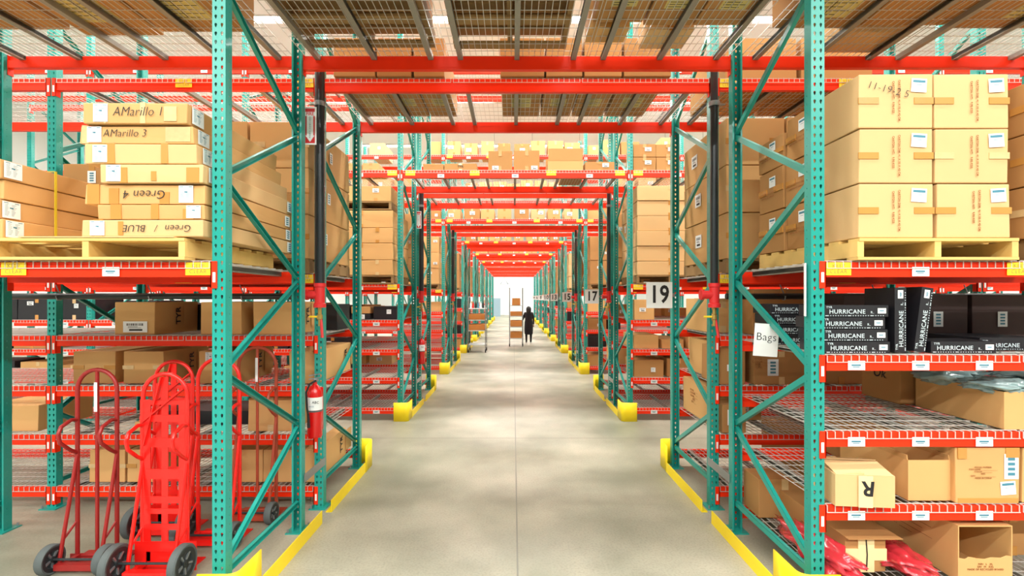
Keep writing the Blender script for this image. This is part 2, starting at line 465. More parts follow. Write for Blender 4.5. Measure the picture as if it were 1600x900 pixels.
def opened(x0, x1, y0, y1, z0, z1, label, m=None, rz=0, flaps=(30, 110, 30, 100), fl=.5, name='open_carton'):
    w, d, h = x1-x0, y1-y0, z1-z0; m = m or CART
    b = MB(); t = .005
    b.box((-w/2,-d/2,0), (w/2,d/2,t), m)
    b.box((-w/2,-d/2,t), (w/2,-d/2+t,h), m); b.box((-w/2,d/2-t,t), (w/2,d/2,h), m)
    b.box((-w/2,-d/2+t,t), (-w/2+t,d/2-t,h), m); b.box((w/2-t,-d/2+t,t), (w/2,d/2-t,h), m)
    o = link(name, b.mesh(name), None, ((x0+x1)/2, (y0+y1)/2, z0), (0, 0, rz)); tag(o, label, 'box')
    for i, (ang, (px, py), L, base) in enumerate(zip(flaps, ((0,-d/2), (w/2,0), (0,d/2), (-w/2,0)), (w, d, w, d), (d, w, d, w))):
        if ang is None: continue
        f = MB(); f.box((-L/2+.006, 0, -t/2), (L/2-.006, base*fl, t/2), m)    # hinge at local y=0, extends +y (inward) when angle 0
        ob = link('flap', f.mesh('flap'), o, (px, py, h))
        ob.rotation_euler = (Matrix.Rotation(math.pi/2*i, 3, 'Z') @ Matrix.Rotation(math.radians(ang), 3, 'X')).to_euler()
    o['w'] = w; o['d'] = d; o['h'] = h
    return o
def pallet(x0, x1, y0, y1, z, label, m=None, simple=False):
    w, d = x1-x0, y1-y0; m = m or WOOD; h = .128
    e = bpy.data.objects.new('wooden_pallet', None); C.objects.link(e); e.location = (x0, y0, z); tag(e, label, 'pallet')
    t = MB(); n = 7
    for i in range(n):
        y = (d-.1)*i/(n-1); t.box((rnd.uniform(0,.01), y, h-.018), (w-rnd.uniform(0,.01), y+.1, h), m)
    link('deck_slat', t.mesh('deck_slat'), e)
    for x in (0, w/2-.019, w-.038):
        s_ = MB(); s_.box((x, .004, .017), (x+.038, d-.004, h-.019), m); link('stringer', s_.mesh('stringer'), e)
    t = MB()
    for y in (0, d*.3, d*.6, d-.1): t.box((0, y, 0), (w, y+.1, .016), m)
    link('bottom_slat', t.mesh('bottom_slat'), e)
    return e
SL = label_mesh(.075, .10, 3); SL0 = label_mesh(.10, .06, 0); SH = label_mesh(.09, .08, 1); S4 = label_mesh(.075, .11, 4); SBIG = label_mesh(.13, .09, 0)

T = .012     # goods stand this far above the nominal shelf top (on the wires)
# --- row 0, hand truck side, beam level A ------------------------------------
zA = LA + T
pallet(-3.10, -1.93, 2.93, 4.02, zA, 'weathered wooden pallet under the seven long flat cartons above the hand trucks', WOOD)
pallet(-4.12, -3.16, 2.95, 4.02, zA, 'wooden pallet under the four strapped cartons above the dark red hand truck', WOODD)
b = MB(); b.box((-2.9,2.925,0), (-1.99,3.5,.006), CARTP); o = link('cardboard_sheet', b.mesh('cardboard_sheet'), None, (0,0,zA+.130)); tag(o, 'thin flat cardboard sheet lying on the pallet beneath the handwritten cartons', 'cardboard sheet')
def zA_(v): return Z(v, 2.95)
stack = [(129,333,380,352,'flat carton with green and blue written upside down in marker, lowest of seven', 'pale'),
         (154,335,352,329,'flat blank carton crossed by three tape strips, second from the bottom of seven', ''),
         (134,331,328,297,'worn flat carton with green written upside down in marker, third from bottom', ''),
         (156,326,296,267,'short flat carton with white sheet at one end, in the middle of seven', ''),
         (133,309,266,235,'flat carton with two tan tape bands, third from the top of seven', ''),
         (126,302,233,205,'sagging flat carton marked amarillo three in black marker, second from the top', ''),
         (131,293,204,168,'flat carton marked amarillo one in black marker, top of the tall stack', '')]
zz = zA + .137
hs = [.1, .088, .118, .112, .118, .108, .124]
SL7 = label_mesh(.105, .085, 3); SL7b = label_mesh(.085, .1, 3)
for i, ((u0, u1, v0, v1, lab, k), h) in enumerate(zip(stack, hs)):
    y = 2.95 + (i % 3)*.012; L = [1.2,1.16,1.13,1.2,1.18,1.12,1.1][i]
    o = carton(U(u0, y), min(U(u1, y), -1.83), y, y+L, zz, zz+h, lab, CARTP if i in (0, 3, 4) else CART, name='flat_carton', tape='', jit=.006,
               tapes=[[(.1,.17,0,1),(.3,.34,.1,.9)], [(.12,.22,0,1),(.5,.57,0,1),(.8,.9,0,.7)], [(.02,.12,0,1),(.2,.28,0,.8),(.62,.7,0,.6)], [(.2,.27,0,.8),(.5,.55,.1,.6),(.84,.96,0,.8)], [(.2,.27,0,1),(.68,.74,0,1)], [(.02,.08,0,1),(.76,.98,.1,.9)], [(.2,.22,0,1),(.55,.6,0,1),(.78,.9,.1,.8)]][i])
    on(o, 'shipping_label', label_mesh(.085, h*.86, 3), 'f', [.13,.9,.84,.14,.14,.13,.17][i], .5)
    if i > 2: on(o, 'shipping_label', label_mesh(.11, h*.8, 3), 'r', .08, .5)
    if i < 4: on(o, 'shipping_label', label_mesh(.08, .08, 4), 'r', .93, .5)
    if i == 6: mark(o, 'AMarillo 1', .078, 'f', .53, .54, shear=.25, name='handwritten_lettering', sx=.85, bold=-.0012)
    if i == 5: mark(o, 'AMarillo 3', .064, 'f', .40, .55, shear=.2, name='handwritten_lettering', sx=.9, bold=-.001)
    if i == 2: mark(o, 'Green 4', .072, 'f', .5, .5, spin=math.pi, shear=.2, name='handwritten_lettering', bold=-.0008)
    if i == 0:
        for wd, uu in (('Green', .80), ('/', .62), ('BLUE', .44)): mark(o, wd, .058, 'f', uu, .5, spin=math.pi, shear=.2, name='handwritten_lettering', bold=-.0006)
    zz += h + .004
zz = zA + .132
for i in range(4):
    h = .116
    o = carton(-3.74+[.0,.02,-.03,.01][i], -3.04-[0,.03,.02,.01][i]*1.0, 2.97+[0,.01,.03,.0][i], 4.10, zz, zz+h, ['lowest','second lowest','second highest','topmost'][i] + ' long carton held by the yellow strap beside the handwritten flat cartons', CART, name='long_carton', tape='')
    on(o, 'shipping_label', label_mesh(.11, .1, 3), 'r', .06, .5) if i != 2 else on(o, 'shipping_label', label_mesh(.09,.09,3), 'f', .9, .5)
    zz += h + .003
st = MB(); 
for y in (3.3, 3.85):
    st.box((-3.034, y, zA+.14), (-3.030, y+.016, zz+.002), YSTRAP); st.box((-3.75, y, zz+.001), (-3.03, y+.016, zz+.004), YSTRAP)
o = link('packing_strap', st.mesh('packing_strap')); tag(o, 'yellow plastic strap bound around the stack of four long cartons', 'strap')
# --- row 0 hand truck side, far rack level A
def bunch(x0, x1, y0, y1, z, cols, rowhs, lab, m=None, face=None, pal=True, gap=.017, side=None, lm=None, prefix='cardboard_carton', tape='v'):
    if pal:
        pallet(x0, x1, y0, y1, z, f'wooden pallet under the {lab}', WOODD); z += .132
    RN = ['bottom','second','third','fourth','fifth','sixth']
    CN = ['first','second','third','fourth','fifth']
    for i, h in enumerate(rowhs):
        n = cols[i] if isinstance(cols, (list, tuple)) else cols
        wd = (x1-x0)/n
        for j in range(n):
            jj = j if (x0+x1) > 0 else n-1-j
            o = carton(x0+wd*j+gap/2, x0+wd*(j+1)-gap/2, y0+rnd.uniform(0,.02), y1, z, z+h-.004,
                       f'{"top" if i == len(rowhs)-1 else RN[i]} tier carton' + (f', {CN[jj]} from aisle,' if n > 1 else '') + f' {lab}', m, jit=.007, name=prefix, tape=tape)
            if lm and rnd.random() < .9: on(o, 'shipping_label', lm, 'f', rnd.choice((.2,.5,.8)) if n < 3 else .5, rnd.choice((.3, .7)))
            if side and jj == 0: on(o, 'shipping_label', side, 'r' if (x0+x1) < 0 else 'l', rnd.uniform(.25,.6), .55)
        z += h
    return z
bunch(-2.93, -1.84, 4.50, 5.62, zA, 2, (.40,.42,.42), 'tall carton pile on far hand truck rack, first row', None, None, side=S4, lm=None, tape='h')
bunch(-4.10, -3.00, 4.52, 5.6, zA, 2, (.45,.42), 'carton pile behind the strapped cartons, first row', CARTD, lm=S4)
# --- row 0 sign side, level A: six big cartons ------------------------------------
pallet(2.03, 2.98, 2.94, 4.12, zA, 'pale wooden pallet under the six large cartons on the numbered sign side', WOOD)
on_ = label_mesh(.05, .06, 4)
z0 = zA + .132
names = [['bottom inner','bottom outer'],['middle inner','middle outer'],['top inner','top outer']]
for i in range(3):
    for j in range(2):
        x = 2.05 + j*.445 + (.012 if i == 0 and j else 0)
        o = carton(x, x+.437, 2.96, 3.37, z0+i*.325, z0+i*.325+.321, f'{names[i][j]} large carton of the six with printed carton dimensions' + (', date handwritten' if (i,j)==(2,0) else ''), CARTP, name='large_carton', tape='h', jit=.005)
        on(o, 'shipping_label', SH, 'f', .80+.03*j, .78, .06*(j*2-1))
        t = mark(o, 'CARTON DIM  41 X 33 X 45 CM', .0165, 'f', .53+.04*j, .5, BRINK, -math.pi/2, bold=.0004)
        t = mark(o, 'CARTON WT:   9.90 KGS', .0165, 'f', .45+.04*j, .56, BRINK, -math.pi/2, bold=.0004)
        if (i, j) == (2, 0): mark(o, '11-19-2 5', .062, 'f', .38, .70, INK, -.24, shear=.1, name='handwritten_lettering', bold=-.0012)
    for k in range(2):
        if k and i == 2: hh = .24
        else: hh = .32
        o = carton(2.05-(.02 if k else 0), 2.90, 3.39+k*.37, 3.74+k*.37, z0+i*.325, z0+i*.325+hh, f'{["bottom","middle","top"][i]} brown carton {"deep" if k else "just"} behind the six large cartons', CARTD, tape='side', jit=.008)
        on(o, 'shipping_label', SH, 'l', .6, .7)
        mark(o, 'CARTON DIM 41 X 33 X 45 CM', .018, 'l', .4, .45, BRINK); mark(o, 'CARTON WT: 9.90 KGS', .018, 'l', .4, .36, BRINK)
pallet(3.10, 4.10, 2.96, 4.1, zA, 'wooden pallet under the brown cartons at the outer end of the sign side beam', WOODD)
for i in range(3): carton(3.08, 4.08, 2.97, 4.08, zA+.132+i*.315, zA+.132+i*.315+.31, f'{["bottom","middle","top"][i]} wide brown carton stacked beyond the six large cartons', CARTD, tape='side')
bunch(1.92, 3.0, 4.50, 5.62, zA, 2, (.42,.43,.43), 'tall carton pile on far sign side rack, first row', None, side=label_mesh(.16,.13,0), tape='h')
bunch(3.05, 4.1, 4.52, 5.62, zA, 2, (.5,.5,.45), 'outer carton pile on far sign side rack, first row', CARTP)

# --- row 0 sign side near rack, lower shelves -----------------------------------------
HB = {}
def black_box(x, y, z, label, tilt=0, upright=False, w=.395, h=.070, d=.26, rz=0):
    me = HB.get((w,h,d))
    if not me:
        b = MB(); b.box((0,0,0), (w,d,h), BLACK); me = b.mesh('black_carton'); HB[(w,h,d)] = me
    o = link('printed_black_box', me, None, (x, y, z)); tag(o, label, 'box')
    def P(name, m2, lx, lz): 
        t = link(name, m2, o, (lx, -.0012, lz), (math.pi/2, 0, 0)); return t
    P('brand_lettering', text_mesh('HURRICANE', .037, SILV, 0, 1.04, .0002), .145, .030)
    P('brand_lettering', text_mesh('TYR', .018, SILV, 0, 1.1, .0002), .035, .057)
    P('size_lettering', text_mesh('R..', .020, SILV, 0, 1.0, 0), .298, .026)
    k = ('dots', 1)
    if k not in HB:
        b = MB()
        for i in range(24):
            q = .006 if i % 9 else .02
            b.box((.012+i*.0152, -.0012, .004), (.012+i*.0152+q*.9, 0, .0085), SILV)
        HB[k] = b.mesh('dotted_line_print')
    link('dotted_line_print', HB[k], o)
    s_ = stick('barcode_sticker', label_mesh(.05, .032, 2), o, (.355, -.0013, .036), 'f')
    if upright: o.rotation_euler = (0, -math.pi/2 + tilt, 0)
    return o
yb = 3.02; zB = LB + T
for i, n in enumerate(('lowest', 'second lowest', 'second highest', 'topmost')):
    black_box(1.873 + (.01, 0, -.012, .012)[i], yb+.005*i, zB + i*.0735, f'{n} lettered black box of four stacked beside the teal rack post')
black_box(2.385, 3.03, zB+.002, 'black lettered box standing straight on end beside the stack', upright=True)
black_box(2.50, 3.03, zB+.002, 'black lettered box leaning on end beside the straight one', upright=True, tilt=.13)
black_box(2.505+.03, 3.03, zB, 'single black lettered box lying flat beside the leaning one')
black_box(2.99, 3.2, zB, 'black lettered box lying flat at the dark outer end of the shelf', w=.42, h=.08, d=.4)
for i, n in enumerate(('lowest', 'second lowest', 'second highest', 'topmost')):
    black_box(1.868 + (.03,.0,.01,.0)[i], 3.60+.01*i, zB + i*.0735, f'{n} lettered black box of four stacked in the rear behind the teal post')
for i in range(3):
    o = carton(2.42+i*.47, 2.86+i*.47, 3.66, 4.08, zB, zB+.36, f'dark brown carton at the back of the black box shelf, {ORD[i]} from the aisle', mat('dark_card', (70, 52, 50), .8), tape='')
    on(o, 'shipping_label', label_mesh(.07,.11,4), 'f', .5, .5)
zC = LC + T
o = carton(2.87, 3.3, 3.70, 4.11, zC, zC+.33, 'brown carton marked ok in marker behind the garment bags', CARTD, tape=''); mark(o, 'Ok', .10, 'l', .5, .62, name='handwritten_lettering', shear=.2)
o = opened(2.95, 3.62, 3.0, 3.66, zC, zC+.225, 'open carton overflowing with clear plastic garment bags', CART, flaps=(None, None, None, None))
def blob(name, cx, cy, cz, rx, ry, rz_, m, label, cat, seed=0, amp=.35):
    bm = bmesh.new(); bmesh.ops.create_icosphere(bm, subdivisions=4, radius=1)
    from mathutils import noise as N
    for v in bm.verts:
        n = N.noise(v.co*2.4 + Vector((seed,0,0)))*amp + abs(N.noise(v.co*5+Vector((0,seed,0))))*amp*.9 + abs(N.noise(v.co*11+Vector((seed,seed,0))))*amp*.5 - amp*.1
        v.co = v.co*(1+n); v.co = Vector((v.co.x*rx, v.co.y*ry, max(v.co.z, -.9)*rz_))
    me = bpy.data.meshes.new(name); bm.to_mesh(me); bm.free(); me.materials.append(m)
    me.polygons.foreach_set('use_smooth', [True]*len(me.polygons))
    o = link(name, me, None, (cx, cy, cz)); tag(o, label, cat); return o
blob('garment_bag', 3.10, 3.16, zC+.245, .20, .17, .05, PLAS, 'clear crumpled plastic garment bag at the near corner of the open carton', 'plastic bag', 1)
blob('garment_bag', 3.36, 3.22, zC+.27, .24, .18, .07, PLAS, 'clear plastic garment bag piled highest in the open carton', 'plastic bag', 2)
blob('garment_bag', 3.02, 3.47, zC+.26, .17, .16, .075, PLAS, 'clear plastic garment bag drooping at the rear of the open carton', 'plastic bag', 3)
zD = LD + T
o = opened(U(1308,2.96), U(1395,2.96), 2.935, 3.27, zD, zD+.185, 'small pale carton with a big letter on white paper, turned askew', CARTP, rz=-.10, flaps=(12, -4, 14, 3), fl=.5, name='flapped_carton')
st_ = MB(); st_.box((-.04,-.0935,0), (.04,.0935,.0012), TAPEW); on(o, 'white_paper_strip', st_.mesh('white_paper_strip'), 'f', .5, .5)
mark(o, 'R', .12, 'f', .55, .62, INK, math.pi, name='printed_letter', bold=.003, shear=.1)
o = opened(U(1421,3.02), U(1487,3.02), 3.03, 3.66, zD, zD+.245, 'deep open empty carton between the lettered carton and the labelled one', CART, flaps=(None, 80, None, 95), fl=.12)
on(o, 'shipping_label', label_mesh(.13,.1,0), 'r', .3, .72)
o = carton(U(1493,3.0), U(1591,3.0), 3.0, 3.4, zD, zD+.332, 'tall battered carton with two white labels and printed lines', CART, tape='', tapes=[(.02,.98,0,.09),(.02,.16,.8,1),(.78,1,.82,1)], jit=.008)
on(o, 'shipping_label', label_mesh(.085,.15,4), 'f', .87, .66); on(o, 'shipping_label', SH, 'f', .82, .27, .08)
mark(o, 'MODEL NUMBER:\nITEM NAME: ______________\nCOLOR: ________\nSIZE:\nQTY: _________________\nMADE IN CHINA', .013, 'f', .42, .55, BRINK)
carton(3.06, 3.45, 3.0, 3.5, zD, zD+.33, 'tan carton at the outer edge of the shelf past the labelled carton', CART)
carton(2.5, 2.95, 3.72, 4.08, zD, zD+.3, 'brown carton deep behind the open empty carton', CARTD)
zE = LE + T
o = carton(2.06, 2.315, 3.10, 3.85, zE+.0, zE+.22, 'long small carton crossed with pale tape over red plastic', CARTD, tape='', jit=.003)
tp = MB(); w_, h_ = o['w'], o['h']; tp.box((-.05,-.375-.007,0), (.05,-.375,h_), TAPEW); tp.box((-w_/2,-.375-.0065,h_*.33), (w_/2,-.375,h_*.66), TAPEW); link('pale_tape_cross', tp.mesh('pale_tape_cross'), o)
tp = MB(); tp.bar((.0,-.375-.009,.01),(.004,-.375-.009,h_*.5),.006,.004,INK); tp.bar((.004,-.375-.009,h_*.5),(-.003,-.375-.009,h_*.97),.006,.004,INK); link('split_seam', tp.mesh('split_seam'), o)
tp = MB(); tp.box((-w_/2-.01,-.42,h_),(w_/2+.07,-.1,h_+.004), CARTD); link('flap', tp.mesh('flap'), o)
blob('red_plastic_sheet', 1.98, 3.25, zE+.075, .10, .34, .08, RPLAS, 'crumpled red plastic film between the post and the taped carton', 'plastic film', 5, .5)
blob('red_plastic_sheet', 2.44, 3.22, zE+.06, .11, .26, .06, RPLAS, 'red plastic film trailing on the wire shelf past the taped carton', 'plastic film', 6, .5)
# torn open long carton
x0, x1, y0_, y1_, z0_, z1_ = U(1497,2.99), U(1582,2.99), 2.99, 4.10, zE, zE+.335
b = MB(); t = .006; W_, D_, H_ = x1-x0, y1_-y0_, z1_-z0_
b.box((0,0,0),(W_,D_,t),CART); b.box((0,0,t),(t,D_,H_),CART); b.box((W_-t,0,t),(W_,D_,H_),CART); b.box((t,D_-t,t),(W_-t,D_,H_),CARTI); b.box((t,0,H_-t),(W_-t,D_,H_),CART)
prof = [(.0,.42),(.12,.40),(.2,.44),(.35,.41),(.5,.4),(.62,.43),(.8,.42),(.92,.46),(1,.45)]
vs = []
for a_, c_ in prof: vs += [(t+(W_-2*t)*a_, 0, t), (t+(W_-2*t)*a_, 0, H_*c_), (t+(W_-2*t)*a_, t, t), (t+(W_-2*t)*a_, t, H_*c_)]
fs = []
for i in range(len(prof)-1):
    a_, c_ = 4*i, 4*i+4; fs += [(a_, c_, c_+1, a_+1), (a_+2, a_+3, c_+3, c_+2), (a_+1, c_+1, c_+3, a_+3)]
b.add(vs, fs, CART)
o = link('torn_carton', b.mesh('torn_carton'), None, (x0, y0_, z0_)); tag(o, 'long carton with a ragged hole torn in its end, on the lowest shelf', 'box')
o['w'] = W_; o['d'] = D_; o['h'] = H_
m2 = link('printed_text', text_mesh('P.O. NUMBER: ________________\nSTYLE NO: ___________\nCOLOR: ______________________\nQTY:  ______', .034, BRINK), o, (-.002, .45, .2)); m2.rotation_euler = FACE['l']
m2 = link('printed_text', text_mesh('M/N   L   XL\nS/N   M   XXL\nMADE OF RECYCLED BOARD', .016, BRINK), o, (W_*.5, -.002, .09)); m2.rotation_euler = FACE['f']
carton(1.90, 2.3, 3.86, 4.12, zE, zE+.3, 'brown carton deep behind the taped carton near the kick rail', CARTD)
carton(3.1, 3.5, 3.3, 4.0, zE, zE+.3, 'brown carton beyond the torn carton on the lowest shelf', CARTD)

# --- row 0 sign side, far rack lower shelves
yf = 4.53
o = carton(1.90, 2.16, yf+.3, yf+.95, LB+T, LB+T+.33, 'tan carton turned end on beside the flue, second shelf of far sign side rack', CART)
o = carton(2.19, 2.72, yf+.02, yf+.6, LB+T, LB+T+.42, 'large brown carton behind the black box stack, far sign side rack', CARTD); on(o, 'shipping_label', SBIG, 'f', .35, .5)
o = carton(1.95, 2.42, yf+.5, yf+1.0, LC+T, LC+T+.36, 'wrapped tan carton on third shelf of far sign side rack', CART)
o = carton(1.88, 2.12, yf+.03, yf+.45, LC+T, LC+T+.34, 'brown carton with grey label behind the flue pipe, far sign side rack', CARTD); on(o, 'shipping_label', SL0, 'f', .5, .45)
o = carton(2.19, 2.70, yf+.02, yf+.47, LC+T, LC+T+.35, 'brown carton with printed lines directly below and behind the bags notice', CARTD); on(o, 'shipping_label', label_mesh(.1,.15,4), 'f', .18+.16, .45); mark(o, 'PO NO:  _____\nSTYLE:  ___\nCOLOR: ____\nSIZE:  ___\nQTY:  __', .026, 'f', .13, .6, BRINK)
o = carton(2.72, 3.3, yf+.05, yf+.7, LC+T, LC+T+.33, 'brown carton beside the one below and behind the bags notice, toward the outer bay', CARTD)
o = carton(1.90, 2.12, yf+.35, yf+1.05, LD+T, LD+T+.36, 'carton with printed columns on fourth shelf of far sign side rack', CART); mark(o, 'PO NO: ______\nSTYLE NO: ___\nCOLOR: _____\nSIZE:\nQTY: ____', .03, 'l', .5, .55, BRINK)
o = carton(2.2, 2.5, yf+.5, yf+.9, LD+T, LD+T+.2, 'low brown carton with white label, fourth shelf of far sign side rack', CARTD); on(o, 'shipping_label', SL0, 'f', .4, .6)
o = carton(1.9, 2.12, yf+.02, yf+.3, LD+T, LD+T+.26, 'dark label carton near flue, fourth shelf of far sign side rack', CARTD); on(o, 'shipping_label', label_mesh(.12,.14,4), 'f', .5, .55)
o = carton(2.75, 3.3, yf+.2, yf+1.0, LE+T, LE+T+.38, 'brown carton on lowest shelf of the far sign side rack', CARTD)
n_ = MB(); n_.box((-.086,-.0008,-.115), (.086,.0008,.115), WHITE)
o = link('bags_notice', n_.mesh('bags_notice'), None, (U(1197,3.52), 3.52, 1.605), (0, .07, 0)); tag(o, 'white handwritten bags notice paper hung from the green diagonal brace', 'notice')
write('handwritten_lettering', 'Bags', .078, INK, o, (0,-.0015,.02), shear=.0, bold=-.001)

# --- row 0 hand truck side, far rack lower shelves
def tyr(o, face='r', u=.5, v=.55, s=.09):
    mark(o, 'TYR', s, face, u, v, INK, math.pi/2, bold=.002)
    pm = MB(); pm.box((-.09,-.11,0), (.09,.11,.001), CART); on(o, 'printed_panel', pm.mesh('printed_panel'), face, u+.28, v)
yl = 4.56
for i, (u0, u1, lab) in enumerate(((180,242,'tan carton with barcode label, outermost on second shelf above the hand trucks'), (314,378,'tan carton in the middle of the second shelf above the hand trucks'), (396,458,'tan carton closest to the aisle on the second shelf above the hand trucks'))):
    o = carton(U(u0,yl), U(u1,yl), yl, yl+.62, LB+T, LB+T+.30, lab, CART, tape='')
    if i == 0: on(o, 'shipping_label', label_mesh(.22,.1,0), 'f', .52, .24)
    tyr(o)
for i, (u0, u1, lab) in enumerate(((115,180,'plain tan carton outermost on the third shelf behind the hand trucks'), (193,256,'plain tan carton second on the third shelf behind the hand trucks'), (311,372,'tan carton with small label behind the teal post, third shelf'), (452,496,'tan carton closest to the aisle on the third shelf, printed side'))):
    o = carton(U(u0,yl+.05), U(u1,yl+.05), yl+.05, yl+.7+(.3 if i == 3 else 0), LC+T, LC+T+.30, lab, CART, tape='h' if i < 2 else '')
    tyr(o, u=.6 if i < 3 else .8)
    if i == 2: on(o, 'shipping_label', label_mesh(.09,.1,3), 'f', .3, .8)
for i, (u0, u1, lab) in enumerate(((388,458,'tan carton on the fourth shelf behind the teal brace'), (210,222,'small yellow tan carton on the fourth shelf beside black boxes'), (-30,60,'brown carton at the outer end of the fourth shelf'))):
    o = carton(U(u0,yl+.05), U(u1,yl+.05), yl+.05, yl+.65, LD+T, LD+T+(.31,.09,.24)[i], lab, CART)
for i, (u0, u1, lab) in enumerate(((140,196,'tan carton outermost on the lowest shelf behind the hand trucks'), (199,256,'tan carton in the middle of the lowest shelf behind bright red trucks'), (362,410,'tan carton left of the brace on the lowest shelf'.replace('left of','next to')), (411,460,'tan carton beside the extinguisher post on the lowest shelf'), (474,495,'tan printed carton closest to the aisle on the lowest shelf'))):
    o = carton(U(u0,yl+.05), U(u1,yl+.05), yl+.05, yl+(.6 if i < 4 else .85), LE+T, LE+T+.30, lab, CART, tape='h' if i < 2 else '')
    if i == 4: tyr(o, u=.8)
def flatbox(x, y, z, w, d, h, lab, name='black_shoe_box'):
    b = MB(); b.box((0,0,0),(w,d,h-.02),BLACK); o = link(name, b.mesh(name), None, (x,y,z)); tag(o, lab, 'box', None)
    l = MB(); l.box((-.003,-.003,h-.03),(w+.003,d+.003,h),BLACK); link('lid', l.mesh('lid'), o)
    o['w'] = w; o['d'] = d; o['h'] = h
    stick('white_sticker', label_mesh(.085, .045, 2), o, (w*.3, -.0045, h*.35), 'f'); return o
for i in range(3):
    flatbox(-3.62+i*.36, yl+.3, LD+T, .34, .5, .13, f'black flat box behind the hand trucks, fourth shelf, {ORD[i]} from the outer bay')
for i in range(5): flatbox(-3.9+i*.42, 5.21, LB+T, .38, .4, .27, f'black box at the dark back of second shelf, {ORD[i]} from the outer end')
# --- overhead F level, first row: pallets and flat cartons seen from below
zF = LF + T
def under(o, x, y, s=.28):
    p_ = MB(); p_.box((-s*.5,-s*.6,-.0012),(s*.5,s*.6,0), mat('cream_print', (206,190,120), .7)); q = link('printed_table', p_.mesh('printed_table'), o, (x, y, -.001))
    l = MB()
    for i in range(7): l.box((-s*.42,-s*.5+i*s*.16,-.002),(s*.42 if i % 2 else s*.2,-s*.5+i*s*.16+.006,-.0012), INK)
    l.box((-s*.1,-s*.5,-.002),(-s*.08,s*.46,-.0012), INK); link('table_print', l.mesh('table_print'), q)
pallet(-1.62, -.62, 2.86, 3.98, zF, 'olive toned old pallet on the first overhead bridge shelf, hand truck side', WOODD)
pallet(-.47, .42, 2.86, 4.0, zF, 'old pallet on the first overhead bridge shelf above the middle of the aisle', WOODD)
carton(-1.6, -.64, 2.9, 3.96, zF+.132, zF+1.0, 'large brown load on the first overhead pallet, hand truck side', CARTD)
carton(-.45, .4, 2.9, 3.96, zF+.132, zF+1.0, 'large brown load on the overhead pallet above the aisle centre', CARTD)
def flatF(x0, x1, y0, y1, h, lab, m=CARTD, pr=True, z=None):
    o = carton(x0, x1, y0, y1, (z or zF)+.004, (z or zF)+h, lab, m, tape=''); 
    if pr: under(o, 0, (y1-y0)*.1, min(.3, (x1-x0)*.5))
    return o
flatF(.58, .93, 2.86, 3.62, .5, 'brown carton seen from below on first overhead shelf, beside the central pallet')
flatF(.95, 1.30, 2.86, 3.66, .55, 'brown carton with cream print seen from below, second past the central pallet')
flatF(1.32, 1.70, 2.86, 3.66, .5, 'brown carton with cream print seen from below, beside the sign side post')
carton(.56, .86, 3.68, 3.9, zF, zF+.3, 'small grey brown carton behind the overhead cartons, inner one', CART); carton(1.0, 1.35, 3.72, 4.0, zF, zF+.16, 'small pale carton behind the overhead cartons, outer one', CARTP)
flatF(-2.62, -1.95, 2.9, 3.75, .5, 'brown carton seen from below overhead, by the teal post, hand truck side'); flatF(-3.25, -2.66, 2.9, 3.8, .6, 'brown carton seen from below overhead, above amarillo cartons')
flatF(-3.8, -3.3, 2.9, 3.72, .6, 'brown carton seen from below overhead, above the strapped cartons', pr=False); flatF(-4.1, -3.82, 2.9, 3.6, .5, 'narrow brown carton overhead at the outer frame, hand truck side', pr=False)
flatF(1.92, 2.5, 2.9, 3.7, .5, 'brown carton seen from below overhead, above the six large cartons'); flatF(2.54, 3.15, 2.9, 3.66, .5, 'second brown carton overhead above the six large cartons', pr=False); flatF(3.2, 4.05, 2.9, 3.7, .5, 'wide brown carton overhead at the outer end of the sign side')
carton(2.45, 3.0, 3.75, 4.06, zF, zF+.5, 'grey wrapped carton overhead behind the cartons on the sign side', CARTP)
# back rack F deck
for i, (x0, x1) in enumerate(((-1.62,-1.25),(-1.23,-.92),(-.9,-.62),(-.12,.28),(.3,.62),(.64,.98),(1.0,1.42))):
    flatF(x0, x1, 4.5, 5.5, .35, f'brown printed carton on the second overhead bridge shelf, {ORD[i]} from hand truck side')
for s_, sn in ((-1,'hand truck side'),(1,'sign side')):
    for j in range(3):
        x = 1.95+.7*j
        flatF(min(s_*x, s_*(x+.66)), max(s_*x, s_*(x+.66)), 4.6, 5.5, .4, f'brown carton overhead on far rack of first row, {sn}, {ORD[j]} outward', pr=False) if s_ > 0 and j < 2 else None

